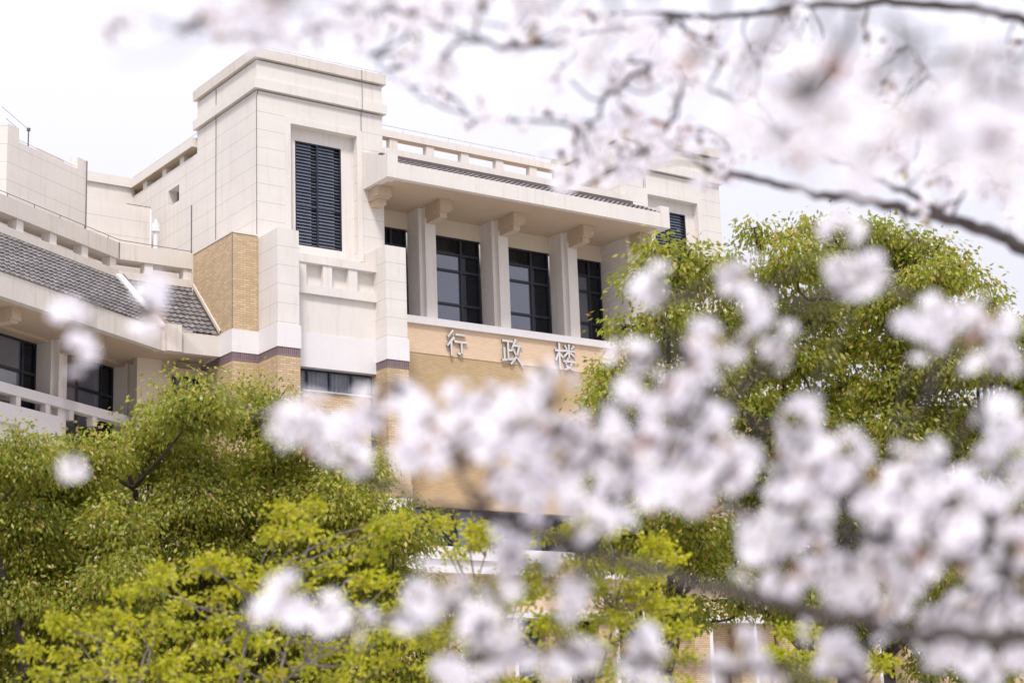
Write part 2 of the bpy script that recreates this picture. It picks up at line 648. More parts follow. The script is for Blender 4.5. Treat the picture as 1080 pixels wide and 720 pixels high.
cable([(X0 + 0.05, Y0 - 0.02, 24.05), (X0 - 0.012, Y0 - 0.012, 23.8), (X0 - 0.012, Y0 - 0.012, 18.95)])
cable([(X0 - 0.015, 53.43, 25.1), (X0 - 0.015, 53.43, 18.9)], 0.012)
cable([(X0 - 0.02, 55.35, 21.4), (X0 - 0.02, 55.35, 17.5)], 0.02)
p_ = on_y(382.3, 100, Y0 - 0.15)
cable([(p_[0], Y0 - 0.125, ZT), (p_[0], Y0 - 0.125, 24.1), (p_[0], Y0 - 0.02, 23.9), (p_[0], Y0 - 0.02, 22.5)], 0.012)
p_ = on_y(678, 190, Y0)
cable([(p_[0], Y0 - 0.02, 24.05), (p_[0], Y0 - 0.02, 22.4)], 0.012)
for q in ((676, 195),):
    p_ = on_y(*q, Y0)
    cable([(p_[0] + 0.2, Y0 - 0.02, 24.05), (p_[0] + 0.2, Y0 - 0.02, 22.4)], 0.01)

# ---- piers and the balcony bay under each tower
Z1, Z2, Z3 = 15.68, 14.93, 14.66   # top and bottom of white band, bottom of brown course


def bay(xl, xr, side):
    a = xl                          # outer pier
    for x0, x1 in ((xl, xl + 0.82), (xr - 0.84, xr)):
        MB().box(x0 + 0.02, x1 - 0.02, 49.02, Y0 - 0.001, Z1, 18.86).build('pier', M['panel'], B)
        MB().box(x0 - 0.02, x1 + 0.02, 48.98, Y0 - 0.002, Z2, Z1).build('white_band', M['white'], B)
        MB().box(x0, x1, 49.0, Y0 - 0.003, Z3, Z2).build('brown_course', M['soldier'], B)
        MB().box(x0 + 0.005, x1 - 0.005, 49.01, Y0 - 0.004, 10.32, Z3).build('brick_pier', M['brick'], B)
        MB().box(x0 - 0.02, x1 + 0.02, 48.98, Y0 - 0.002, 9.57, 10.32).build('white_band', M['white'], B)
        MB().box(x0, x1, 49.0, Y0 - 0.003, 9.3, 9.57).build('brown_course', M['soldier'], B)
        MB().box(x0 + 0.005, x1 - 0.005, 49.01, Y0 - 0.004, 0, 9.3).build('brick_pier', M['brick'], B)
    x0, x1 = xl + 0.80, xr - 0.82
    yf = 49.75
    # dentil panel
    d = MB()
    d.box(x0, x1, yf - 0.12, Y0 - 0.003, 18.05, 18.33)
    d.box(x0, x1, yf - 0.12, Y0 - 0.003, 17.0, 17.3)
    d.box(x0, x1, yf + 0.12, Y0 - 0.003, 17.3, 18.05)
    n = 3
    wd_ = (x1 - x0)
    for i in range(n):
        cx = x0 + wd_ * (0.14 + 0.295 * i)
        d.box(cx - 0.17, cx + 0.17, yf - 0.08, yf + 0.12, 17.3, 18.05)
    d.build('dentil_panel', M['cream'], B)
    MB().box(x0, x1, yf, Y0 - 0.003, Z1, 17.0).build('spandrel', M['cream'], B)
    MB().box(x0, x1, yf - 0.03, Y0 - 0.003, 14.55, Z1).build('white_band', M['white'], B)
    # window behind the balcony and brick balcony front, twice down the facade
    for zt in (14.55, 9.2):
        zb = zt - 1.05
        w = MB()
        yw = yf + 0.28
        for k in range(5):
            xx = x0 + wd_ * k / 4
            w.box(max(x0, xx - 0.03), min(x1, xx + 0.03), yw - 0.03, yw + 0.03, zb - 1.6, zt)
        w.box(x0, x1, yw - 0.028, yw + 0.028, zt - 0.06, zt - 0.001)
        w.box(x0, x1, yw - 0.028, yw + 0.028, zb - 0.05, zb)
        wn = w.build('curtained_window', M['frame'], B)
        c = MB()
        npl = 60
        vv = []
        for k in range(npl + 1):
            xx = x0 + wd_ * k / npl
            yy = yw + 0.06 + 0.025 * math.sin(k * 1.9) + 0.012 * math.sin(k * 4.3)
            vv += [(xx, yy, zb - 1.6), (xx, yy, zt)]
        c.add(vv, [(2 * k, 2 * k + 2, 2 * k + 3, 2 * k + 1) for k in range(npl)])
        c.build('curtain', M['curtain'], wn)
        MB().box(x0 + 0.25, x1 - 0.55, yf - 0.5, yf - 0.25, zt - 4.3, zb + 0.12).build('balcony_front', M['brick'], B)
        MB().box(x0 + 0.20, x1 - 0.50, yf - 0.55, yf - 0.2, zb + 0.12, zb + 0.17).build('balcony_rail', M['rail'], B)
    MB().box(x0, x1, yf + 0.5, yf + 0.6, 0, 14.5).build('recess_wall', M['dglass'], B)  # bay wall coloured as dark glass, standing in for shade in the recess


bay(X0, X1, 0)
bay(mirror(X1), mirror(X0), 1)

# ---- brick block on the flank of the near tower
XB = 25.11
MB().box(XB, X0 - 0.001, Y0 - 0.06, 53.27, Z1, 18.92).build('brick_block', M['brick'], B)
MB().box(XB - 0.03, X0 - 0.001, Y0 - 0.09, 53.27, Z2, Z1).build('white_band', M['white'], B)
MB().box(XB - 0.01, X0 - 0.001, Y0 - 0.075, 53.27, Z3, Z2).build('brown_course', M['soldier'], B)
MB().box(XB, X0 - 0.001, Y0 - 0.065, 53.27, 0, Z3).build('brick_pier', M['brick'], B)
MB().box(XB - 0.02, X0 - 0.001, Y0 - 0.08, 53.27, 18.92, 18.97).build('coping', M['cream'], B)
cable([(XB - 0.015, Y0 - 0.075, 18.95), (XB - 0.015, Y0 - 0.075, 15.7)], 0.012)

# ---- canopy between the towers
CX0, CX1 = 30.12, mirror(30.12)
CY = 48.83
ZS = 21.22
cn = MB()
cn.box(CX0 + 0.42, CX1 - 0.42, CY, CY + 0.22, ZS, 21.79)
for a, b_ in ((CX0, CX0 + 0.42), (mirror(CX0 + 0.42), mirror(CX0))):
    cn.box(a, b_, CY - 0.03, CY + 0.42, ZS - 0.005, 22.05)
    cn.prism_x([(CY + 0.42, ZS - 0.003), (CY + 0.42, 22.1), (Y0 - 0.002, 22.58), (Y0 - 0.002, ZS - 0.003)], a, a + 0.3 if a < MX else b_)
canopy = cn.build('canopy', M['cream'], B)
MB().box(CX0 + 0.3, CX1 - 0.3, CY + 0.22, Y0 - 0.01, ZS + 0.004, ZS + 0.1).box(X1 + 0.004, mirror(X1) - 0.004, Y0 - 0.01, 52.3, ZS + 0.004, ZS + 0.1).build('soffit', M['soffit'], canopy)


def tile_roof(name, parent, s0f, s1f, pfun, slope_len, pitch=0.22, course=0.26, su=7, mat=None):
    """interlocking tiles: raised rolls down the slope, stepped courses across it. pfun(s, t) -> point, up"""
    nt_ = max(2, int(slope_len / course))
    rows = []
    for i in range(nt_):
        rows += [(i / nt_ + 0.0005, 0.0), ((i + 1) / nt_ - 0.0005, 0.04)]
    smin = min(s0f(0), s0f(1))
    smax = max(s1f(0), s1f(1))
    ns = int((smax - smin) / pitch * su)
    v, f = [], []
    for (t, lift) in rows:
        for k in range(ns + 1):
            s = smin + (smax - smin) * k / ns
            ph = (s / pitch) % 1.0
            h = 0.034 * max(0.0, math.sin(math.pi * min(1, ph / 0.6))) if ph < 0.6 else 0.0
            s = min(max(s, s0f(t)), s1f(t))
            p, up = pfun(s, t)
            v.append(p + up * (h + lift))
    for r in range(len(rows) - 1):
        for k in range(ns):
            a = r * (ns + 1) + k
            f.append((a, a + 1, a + ns + 2, a + ns + 1))
    return MB().add(v, f).build(name, mat or M['tile'], parent)


RZ0, RZ1 = 22.35, 21.74           # canopy roof: falls from the parapet to the gutter


def pf(s, t):
    y = 50.0 + (CY + 0.02 - 50.0) * t
    z = RZ0 + (RZ1 - RZ0) * t
    return np.array([s, y, z]), np.array([0, -0.47, 0.88])


tile_roof('tile_roof', B, lambda t: CX0 + 0.42, lambda t: CX1 - 0.42, pf, 1.3)
MB().box(CX0 + 0.42, mirror(X1) - 0.02, 49.9, 50.299, 22.3, 22.47).build('ridge', M['ridge'], B)

# parapet over the canopy and the pergola beam on posts
PY = 53.0
MB().box(X1 + 0.003, mirror(X1) - 0.003, 50.3, 50.6, 21.9, 22.86).build('parapet', M['cream'], B)
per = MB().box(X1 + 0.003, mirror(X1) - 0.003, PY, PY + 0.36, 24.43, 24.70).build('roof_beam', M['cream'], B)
MB().box(X1 + 0.003, mirror(X1) - 0.003, PY + 0.01, PY + 0.35, 24.415, 24.429).build('beam_shade_slab', M['soffit'], per)  # tan slab, paints shade on the underside of the beam
for px_ in (410.5, 449, 485.5, 522, 557):
    x = float(on_y(px_, 157, PY + 0.1)[0])
    MB().box(x, x + 0.34, PY + 0.05, PY + 0.3, 22.0, 24.414).build('post', M['cream'], per)
c = MB().tube([(X1, PY, 24.86), (mirror(X1), PY, 24.86)], 0.012, 4)
for k in range(11):
    x = X1 + 0.5 + k
    c.tube([(x, PY, 24.69), (x, PY, 24.86)], 0.012, 4)
c.build('lightning_conductor', M['rail'], per)

# ---- colonnade
YC = 51.03
YW = 52.0
ZSILL, ZSB = 17.11, 16.85
for k in range(3):
    cx = MX + 0.06 + (k - 1) * 3.17
    cm = MB()
    cm.box(cx - 0.22, cx + 0.22, YC, YC + 0.2, ZSILL - 0.01, ZS)
    cm.box(cx - 0.36, cx + 0.36, YC + 0.2, YW, ZSILL - 0.01, ZS)
    cl = cm.build('column', M['cream'], B)
    bm_ = MB()
    bm_.box(cx - 0.21, cx + 0.21, YC - 1.02, YC - 0.001, ZS - 0.42, ZS)
    bm_.box(cx - 0.25, cx + 0.25, YC - 1.08, YC - 0.82, ZS - 0.36, ZS)
    bm_.box(cx - 0.15, cx + 0.15, YC - 0.88, YC - 0.001, ZS - 0.62, ZS - 0.42)
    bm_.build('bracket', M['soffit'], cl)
# half brackets against the towers
for x in (X1 - 0.62, mirror(X1) + 0.12):
    bm_ = MB()
    bm_.box(x, x + 0.5, Y0 - 0.62, Y0 - 0.001, ZS - 0.42, ZS)
    bm_.box(x - 0.04, x + 0.54, Y0 - 0.68, Y0 - 0.35, ZS - 0.36, ZS)
    bm_.box(x + 0.08, x + 0.42, Y0 - 0.5, Y0 - 0.001, ZS - 0.62, ZS - 0.42)
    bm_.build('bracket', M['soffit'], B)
# window wall: lintel and four windows
ZW = 20.60
MB().box(X1, mirror(X1), YW + 0.003, YW + 0.3, ZW, ZS + 0.05).build('lintel', M['recess'], B)


def window(xl, xr, z0, z1, y, frame=WORLD, parent=None, split=0.66, bars=(0.18, 0.36, 0.72), name='window', dark_right=True, fw=0.06, mull=None, glass='glass'):
    f = MB(frame)
    f.box(xl, xl + fw, y - 0.05, y + 0.05, z0, z1)
    f.box(xr - fw, xr, y - 0.05, y + 0.05, z0, z1)
    f.box(xl + fw, xr - fw, y - 0.049, y + 0.049, z0, z0 + fw)
    f.box(xl + fw, xr - fw, y - 0.049, y + 0.049, z1 - fw, z1)
    mx = xl + (xr - xl) * split
    f.box(mx - 0.045, mx + 0.045, y - 0.06, y + 0.048, z0 + fw, z1 - fw)
    if mull:
        m2 = xl + (xr - xl) * mull
        f.box(m2 - 0.03, m2 + 0.03, y - 0.055, y + 0.046, z0 + fw, z1 - fw)
    zz = [z1 - (z1 - z0) * b for b in bars]
    for z in zz:
        f.box(xl + fw, mx - 0.045, y - 0.047, y + 0.047, z - 0.045, z + 0.045)
        f.box(mx + 0.045, xr - fw, y - 0.047, y + 0.047, z - 0.045, z + 0.045)
    w = f.build(name, M['frame'], parent)
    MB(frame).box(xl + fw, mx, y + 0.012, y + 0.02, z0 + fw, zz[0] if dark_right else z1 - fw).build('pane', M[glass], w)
    d = MB(frame).box(mx, xr - fw, y + 0.022, y + 0.03, z0 + fw, z1 - fw)
    if dark_right:
        d.box(xl + fw, mx, y + 0.022, y + 0.03, zz[0], z1 - fw)
    d.build('pane', M['dglass'], w)
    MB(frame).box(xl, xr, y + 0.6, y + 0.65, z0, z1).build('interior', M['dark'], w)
    return w


edges = [X1 + 0.02, MX + 0.06 - 3.17, MX + 0.06, MX + 0.06 + 3.17, mirror(X1) - 0.02]
for k in range(4):
    xl = edges[k] + (0.37 if k else 0.0)
    xr = edges[k + 1] - (0.37 if k < 3 else 0.0)
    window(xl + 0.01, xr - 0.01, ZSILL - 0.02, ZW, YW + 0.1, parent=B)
# side walls of the recess
MB().box(X1 - 0.001, X1 + 0.02, Y0 + 0.02, YW + 0.3, 14, ZS).build('recess_wall', M['panel'], B)
MB().box(mirror(X1) - 0.02, mirror(X1) + 0.001, Y0 + 0.02, YW + 0.3, 14, ZS).build('recess_wall', M['panel'], B)

# ---- sill and brick sign wall
MB().box(X1 + 0.021, mirror(X1) - 0.021, 50.86, YW + 0.05, ZSB, ZSILL).build('sill', M['white'], B)
YS = 50.98
MB().box(X1, mirror(X1), YS - 0.02, YS + 0.6, 15.82, ZSB).build('sign_strip', M['signstrip'], B)
MB().box(X1, mirror(X1), YS, YS + 0.6, 10.9, 15.82).build('sign_wall', M['signbrick'], B)

GL = {
    '行': [[(.30, 1.0), (.06, .74)], [(.34, .72), (.02, .38)], [(.22, .52), (.22, .0)],
          [(.46, .86), (.92, .86)], [(.40, .57), (1.0, .57)], [(.74, .57), (.74, .06), (.55, .13)]],
    '政': [[(.02, .90), (.52, .90)], [(.29, .90), (.29, .18)], [(.29, .55), (.49, .55)], [(.10, .62), (.10, .16)], [(.0, .13), (.54, .21)],
          [(.70, 1.0), (.50, .62)], [(.62, .76), (1.0, .76)], [(.88, .76), (.76, .36), (.44, .02)], [(.58, .60), (.76, .30), (1.02, .0)]],
    '楼': [[(.0, .72), (.40, .72)], [(.20, 1.0), (.20, .0)], [(.19, .68), (.02, .34)], [(.22, .62), (.38, .46)],
          [(.50, .95), (.58, .82)], [(.93, .97), (.82, .83)], [(.43, .75), (1.0, .75)], [(.70, 1.0), (.70, .50)], [(.69, .73), (.45, .52)], [(.71, .73), (.98, .55)],
          [(.42, .34), (1.0, .34)], [(.66, .47), (.50, .19), (.94, .0)], [(.86, .34), (.74, .12), (.45, .0)]],
}
for ch, px0, px1, pyt, pyb in (('行', 471.5, 492.5, 349, 375), ('政', 530, 550.5, 357.5, 384), ('楼', 586, 607, 363, 389.5)):
    a = on_y(px0, (pyt + pyb) / 2, YS - 0.12)
    b_ = on_y(px1, (pyt + pyb) / 2, YS - 0.12)
    t_ = on_y((px0 + px1) / 2, pyt, YS - 0.12)
    u_ = on_y((px0 + px1) / 2, pyb, YS - 0.12)
    x0, w_, z0, h_ = a[0], b_[0] - a[0], u_[2], t_[2] - u_[2]
    mb = MB()
    for si, st in enumerate(GL[ch]):
        for (p, q) in zip(st[:-1], st[1:]):
            p = np.array([x0 + p[0] * w_, z0 + p[1] * h_])
            q = np.array([x0 + q[0] * w_, z0 + q[1] * h_])
            d = (q - p) / np.linalg.norm(q - p)
            n_ = np.array([-d[1], d[0]])
            ha, hb = 0.042, 0.036
            yo = YS - 0.13 + 0.004 * si
            pts = [p + n_ * ha - d * .02, q + n_ * hb + d * .02, q - n_ * hb + d * .02, p - n_ * ha - d * .02]
            v = [(c_[0], yo, c_[1]) for c_ in pts] + [(c_[0], YS - 0.06, c_[1]) for c_ in pts]
            mb.add(v, [(0, 1, 2, 3)], 0)
            mb.add(v, [(7, 6, 5, 4), (0, 4, 5, 1), (1, 5, 6, 2), (2, 6, 7, 3), (3, 7, 4, 0)], 1)
    mb.build('sign_character', [M['letter'], M['lside']], B, label='white raised sign character ' + ch)

# ---- lower storeys of the central part, mostly behind trees
MB().box(X1, X1 + 0.4, 49.6, YS + 0.02, 7.4, 10.9).build('pilaster', M['cream'], B)
MB().box(mirror(X1) - 0.4, mirror(X1), 49.6, YS + 0.02, 7.4, 10.9).build('pilaster', M['cream'], B)
MB().box(X1, mirror(X1), 50.6, YS + 0.4, 10.4, 10.9).build('lintel', M['signbrick'], B)
for k in range(4):
    a = X1 + 0.4 + k * (mirror(X1) - X1 - 0.8) / 4
    window(a + 0.02, a + (mirror(X1) - X1 - 0.8) / 4 - 0.02, 7.75, 10.4, 50.9, parent=B, split=0.5, bars=(0.5,), dark_right=False)
lp = on_y(430, 574, 48.6)
LZ = float(lp[2])
XR = 64.0
lg = MB()
lg.box(X0 + 4.0, XR, 48.5, 50.99, LZ - 0.42, LZ)
lg.box(X0 + 4.2, XR - 0.1, 48.62, 50.9, LZ - 0.62, LZ - 0.42)
lg.box(X0 + 4.0, XR, 48.52, 50.9, LZ - 0.85, LZ - 0.62)
lg.build('terrace', M['white'], B)
MB().box(X0 + 4.3, XR - 0.2, 48.8, 49.1, LZ - 2.0, LZ - 0.85).build('terrace_beam', M['signstrip'], B)
MB().box(X0 + 4.1, XR - 0.1, 48.6, 49.2, LZ - 2.25, LZ - 2.0).build('terrace_beam', M['white'], B)
for k in range(15):
    x = X1 + 1.2 + k * 2.15
    pr = MB().box(x - 0.36, x + 0.36, 48.75, 49.3, 0, LZ - 2.25).build('brick_pier', M['brick'], B)
    MB().box(x + 0.36, x + 0.5, 48.72, 49.25, 0, LZ - 2.26).build('pier_edge', M['white'], pr)
MB().box(X0 + 4, XR - 0.2, 50.2, 50.3, 0, LZ - 1).build('shop_glazing', M['dglass'], B)
MB().box(mirror(X0) + 0.02, XR - 0.3, 50.4, 60, 0, LZ - 0.86).build('podium_core', M['brick'], B)
# core that closes the building behind the facades
co = MB()
co.box(X1 - 0.1, mirror(X1) + 0.1, 52.9, 66, 0, 21.9)
co.build('core', M['cream'], B)
MB().box(X0 + 0.3, mirror(X0) - 0.3, YB - 1, 66, 21.9, 22.0).build('roof_deck', M['pave'], B)

# ---- flank wall behind the near tower, with pergola on top
ZF = 23.22
oy0 = float(on_x(189, 200, X0)[1])
oy1 = float(on_x(177.5, 205, X0)[1])
oz1 = float(on_x(184, 197.5, X0)[2])
oz0 = 21.9
fw_ = MB(Frame(X0, 0, 90))        # local x runs along +Y, local y towards -X
fr = fw_.fr
ys = [YB, oy0, oy1, 66.0]
fw_.grid_wall(ys, [0, oz0, oz1, ZF], -0.35, -0.001, [(oy0, oy1, oz0, oz1)])
fw_.build('flank_wall', M['panel'], B)
MB().box(X0 + 1.2, X0 + 1.4, YB + 0.01, 63.0, ZF - 0.5, 23.6).build('parapet', M['cream'], B)
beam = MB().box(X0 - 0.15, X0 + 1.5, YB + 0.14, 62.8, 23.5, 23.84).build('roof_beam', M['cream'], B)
MB().box(X0 - 0.14, X0 + 1.19, YB + 0.15, 62.79, 23.485, 23.499).build('beam_shade_slab', M['soffit'], beam)  # added slab whose tan colour imitates the shaded underside
for yy in (56.1, 57.6, 59.3, 61.0, 62.4):
    MB().box(X0 + 0.02, X0 + 0.3, yy, yy + 0.34, ZF, 23.484).build('post', M['cream'], beam)
c = MB().tube([(X0, YB, 23.98), (X0, 62.8, 23.98)], 0.012, 4)
c.build('lightning_conductor', M['rail'], beam)

# ------------------------------------------------------------------ wing on the left
WB = np.array([22.47, 53.28])
W1 = Frame(WB[0], WB[1], 31.0)
u1 = W1.u[:2]
PA = WB - 15.0 * u1
PC = np.array([25.10, 53.28])
PATH = [PA, WB, PC]
W = thing('wing_building', 'cream wing with grey tiled eave and balustrade bending away left of the tower', 'building', (17, 54, 0))
# upper fascia, lower beam, posts between them
fa = MB().sweep(PATH, [(0.0, 18.41), (0.0, 18.96), (-0.7, 18.96), (-0.7, 18.41)]).build('fascia', M['worn'], W)
MB().sweep(PATH, [(0.0, 17.76), (0.0, 18.02), (-0.5, 18.02), (-0.5, 17.76)]).build('beam', M['worn'], W)
for s in (-0.25, -1.75, -3.35, -4.95, -6.55):
    MB(W1).box(s - 0.16, s + 0.16, 0.06, 0.4, 18.02, 18.41).build('post', M['cream'], fa)
for x in (23.55, 24.95):
    MB().box(x - 0.16, x + 0.14, 53.34, 53.7, 18.02, 18.41).build('post', M['cream'], fa)
MB().sweep(PATH, [(-1.2, 16.5), (-1.2, 18.9), (-1.5, 18.9), (-1.5, 16.5)]).build('attic_wall', M['cream'], W)
# cable on the fascia
c = MB()
a_ = np.array([*(PA + W1.n[:2] * 0.02), 19.06])
b_ = np.array([*WB, 19.06])
c.tube([a_, b_, (25.1, 53.3, 19.03)], 0.012, 4)
for k in range(12):
    p = b_ + (a_ - b_) * (k + 0.5) / 12
    c.tube([p, p - np.array([0, 0, .12])], 0.012, 4)
c.build('lightning_conductor', M['cable'], W)
p_ = W1.w(-0.03, -0.012, 18.42)
MB().tube([p_, p_ + np.array([0, 0, 0.55])], 0.016, 4).build('down_lead', M['cable'], W)
# tiled lean-to roof, in two slopes meeting in a valley
OUT = 2.13
RT0, RT1 = 17.72, 15.63
vk = math.tan(R_(31.0 / 2))       # the valley drifts sideways as it runs out


def roof1(s, t):
    p = W1.w(s, -OUT * t, RT0 + (RT1 - RT0) * t)
    up = -W1.n * 0.7 + np.array([0, 0, 0.72])
    return p, up


def roof2(s, t):
    return np.array([s, 53.28 - OUT * t, RT0 + (RT1 - RT0) * t]), np.array([0, -0.7, 0.72])


tile_roof('tile_roof', W, lambda t: -15.0, lambda t: OUT * t * vk - 0.1, roof1, 3.0, su=6)
tile_roof('tile_roof', W, lambda t: WB[0] + OUT * t * vk + 0.1, lambda t: 25.0, roof2, 3.0, su=6)
va = np.array([WB[0] + 0.02, WB[1] - 0.02, RT0 + 0.12])
vb = np.array([WB[0] + OUT * vk, WB[1] - OUT, RT1 + 0.12])
side = np.array([0.96, 0.27, 0]) * 0.17
up_ = np.array([0, 0, 1.0])
ring = [-side - up_ * 0.12, -side + up_ * 0.05, side + up_ * 0.05, side - up_ * 0.12]
MB().add([va + q for q in ring] + [vb + q for q in ring], [(0, 1, 2, 3), (7, 6, 5, 4), (0, 4, 5, 1), (1, 5, 6, 2), (2, 6, 7, 3), (3, 7, 4, 0)]).build('valley_cover', M['white'], W)
MB().tube([va + (0.13, 0.03, .075), vb + (0.13, 0.03, .075)], 0.02, 5).build('down_lead', M['cable'], W)
# flashing where the tiles meet the brick block
fl = MB()
p0, p1 = np.array([25.06, 53.2, RT0 + 0.17]), np.array([25.06, 53.28 - OUT, RT1 + 0.17])
fl.add([p0, p1, p1 + (0.045, 0, 0), p0 + (0.045, 0, 0), p0 - (0, 0, .15), p1 - (0, 0, .15)], [(0, 1, 2, 3), (4, 5, 1, 0)])
fl.build('flashing', M['worn'], W)
# eave fascia and soffit
PE = [PA, WB, np.array([25.12, 53.28])]
MB().sweep(PE, [(OUT, 14.93), (OUT, 15.62), (OUT - 0.25, 15.62), (OUT - 0.25, 14.93)]).build('eave_fascia', M['worn'], W)
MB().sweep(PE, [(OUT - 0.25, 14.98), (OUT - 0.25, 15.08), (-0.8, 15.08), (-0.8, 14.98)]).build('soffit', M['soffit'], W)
gp = WB + np.array([OUT * vk + 0.28, -OUT - 0.06])
MB().box(gp[0] - 0.2, gp[0] + 0.3, gp[1] - 0.14, gp[1] + 0.3, 14.9, 15.78).build('rainwater_head', M['worn'], W)
# columns, brackets, windows, hoods under the eave
DC, DWN = -0.2, 0.6               # column front and window plane, local depth
cols = [W1.pix(66.5, 390, DC)[0], W1.pix(146, 420, DC)[0]]
pitch_ = cols[1] - cols[0]
cols = [cols[0] - 2 * pitch_, cols[0] - pitch_] + cols
for cx in cols:
    cl = MB(W1).box(cx - 0.2, cx + 0.2, DC, DC + 0.2, 9, 14.98).box(cx - 0.34, cx + 0.34, DC + 0.2, DWN + 0.1, 9, 14.98).build('column', M['cream'], W)
    bk = MB(W1)
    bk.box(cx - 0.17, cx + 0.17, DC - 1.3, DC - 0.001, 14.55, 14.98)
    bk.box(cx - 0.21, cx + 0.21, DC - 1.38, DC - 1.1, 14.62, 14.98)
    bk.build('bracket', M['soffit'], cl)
zw_t = W1.pix(20, 357, DWN)[1]
zbal = W1.pix(40, 412.5, DC - 0.1)[1]
for a, b_ in zip(cols[:-1], cols[1:]):
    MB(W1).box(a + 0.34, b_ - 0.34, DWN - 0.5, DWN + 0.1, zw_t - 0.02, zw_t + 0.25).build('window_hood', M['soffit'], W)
    MB(W1).box(a + 0.34, b_ - 0.34, DWN + 0.003, DWN + 0.2, zw_t + 0.25, 14.98).build('lintel', M['soffit'], W)  # tan tone repeats the brown shading under the eave
    window(a + 0.34, b_ - 0.34, zbal - 0.6, zw_t - 0.02, DWN, W1, W, split=0.8, bars=(0.42,), dark_right=False, mull=0.42, glass='reflglass')
# the return bay behind the balustrade, with a strip of brick and a window
x1r = W1.pix(167, 392, DWN)[0]
MB(W1).box(cols[-1] + 0.34, 4.2, DWN + 0.003, DWN + 0.3, 8, 14.98).build('brick_strip', M['brick'], W)
q0 = on_y(181, 392, 52.6)
q1 = on_y(224, 398, 52.6)
zq = float(q0[2]) - 0.15
window(float(q0[0]), float(q1[0]), zq - 2.4, zq, 52.5, WORLD, W, split=0.5, bars=(0.5,), dark_right=False)
MB().box(float(q0[0]) - 0.2, float(q1[0]) + 0.2, 52.2, 52.55, zq, zq + 0.2).build('window_hood', M['soffit'], W)
MB().box(float(q0[0]) - 1.2, 25.1, 52.6, 52.9, 8, 14.98).build('rear_wall', M['recess'], W)
# balustrade: rail, posts, solid parapet
DB = DC - 0.15
zr = [W1.pix(40, y, DB)[1] for y in (412.6, 423.0, 433.5)]
xend = W1.pix(65.5, 450, DB)[0]
bl = MB(W1).box(-16, 3.0, DB, DB + 0.3, zr[1], zr[0]).build('balustrade_rail', M['white'], W)
for px in (20, 51.5, 76.5, 101):
    x = W1.pix(px, 430, DB)[0]
    MB(W1).box(x - 0.11, x + 0.11, DB + 0.03, DB + 0.25, zr[2], zr[1]).build('post', M['cream'], bl)
nx, nz = W1.pix(18, 448, DB)
MB(W1).grid_wall([-16, nx - 3.0, nx, xend], [0, nz - 3.0, nz, zr[2]], DB - 0.02, DB + 0.28, [(nx - 3.0, nx, nz - 3.0, nz)]).build('parapet', M['white'], W)
wz = W1.pix(3, 460, DB)[1]
MB(W1).box(nx - 3.0, nx - 0.001, DB + 0.1, DB + 0.2, nz - 3.0, nz - 0.001).build('niche', M['cream'], W)
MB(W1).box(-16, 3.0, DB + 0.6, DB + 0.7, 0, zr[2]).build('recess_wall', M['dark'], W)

# upper set-back walls
CU = np.array([23.15, 58.0])
U1 = Frame(CU[0], CU[1], 31.0)


def upx(px, py):
    return U1.pix(px, py, 0.0)


zu_t = [upx(x, y)[1] for x, y in ((20.6, 150), (62, 169))]
ZU = sum(zu_t) / 2
x8 = upx(8, 150)[0]
uw = MB(U1)
uw.box(x8, 0.0, 0.0, 0.3, 15, ZU)
upper = uw.build('upper_wall', M['panel'], W)
# blocks rising above the parapet
xa, za = upx(20.5, 133)
zt8 = upx(8, 128.5)[1]
MB(U1).box(x8, xa, 0.002, 0.6, ZU, zt8 - 0.05).build('parapet_block', M['cream'], upper)
xb0, zb0 = upx(82, 165.5)
ZP = zb0
MB(U1).box(xb0, 0.0, 0.002, 0.35, ZU, ZP).build('parapet_block', M['cream'], upper)
xh0 = upx(63, 169)[0]
MB(U1).box(xh0 - 0.5, xb0, 0.6, 1.6, ZU - 0.1, ZP - 0.02).build('parapet_block', M['cream'], upper)
W0 = Frame(*(U1.w(x8, 0, 0)[:2]), -33.0)
MB(W0).box(-6, -0.0, 0.003, 0.3, 15, ZU).box(-6, 0, 0.003, 0.6, ZU, zt8 - 0.05).build('upper_wall', M['panel'], W)
MB().tube([U1.w(0.012, -0.012, ZP), U1.w(0.012, -0.012, 18.96)], 0.022, 5).build('down_lead', M['cable'], W)
# second wall parallel to the front, running to the flank of the main building
MB().box(CU[0] + 0.001, X0 - 0.36, 58.0, 58.3, 15, 21.96).build('upper_wall', M['panel'], W)
c = MB()
e0 = on_y(133, 217, 58.1)
c.tube([(e0[0], 58.05, 22.03), (X0 - 0.36, 58.05, 22.03)], 0.014, 4)
c.build('lightning_conductor', M['cable'], W)
f0, f1, f2 = on_y(94, 183, 60.5), on_y(97.5, 192, 60.5), on_y(142, 205, 60.5)
MB().box(f0[0] - 1.5, f2[0], 60.5, 60.8, 15, float(f1[2])).box(f0[0] - 1.5, f2[0] + 0.05, 60.4, 60.85, float(f1[2]), float(f0[2]) + 0.06).build('rear_parapet', M['cream'], W)
# mast with stays on the parapet
mp = upx(33.4, 155)[0]
mz = upx(33.4, 136)[1]
mb_ = U1.w(mp, 0.15, ZU)
mt = mb_.copy()
mt[2] = mz
ms = MB().tube([mb_ - (0, 0, .05), mt], 0.025, 5)
ms.box(mt[0] - .05, mt[0] + .05, mt[1] - .05, mt[1] + .05, mz - 0.04, mz + .06)
ms.build('mast', M['cable'], W)
c = MB()
far = U1.w(x8 - 0.1, 0.2, zt8 + 0.55)
c.tube([mt, far], 0.009, 3)
c.tube([U1.w(x8, 0.1, zt8 + 0.15), U1.w(xa, 0.1, zt8 + 0.0), U1.w(xa + 0.1, 0.1, ZU + 0.12), U1.w(xb0, 0.1, ZU + 0.12)], 0.009, 3)
c.build('stay_wire', M['cable'], W)
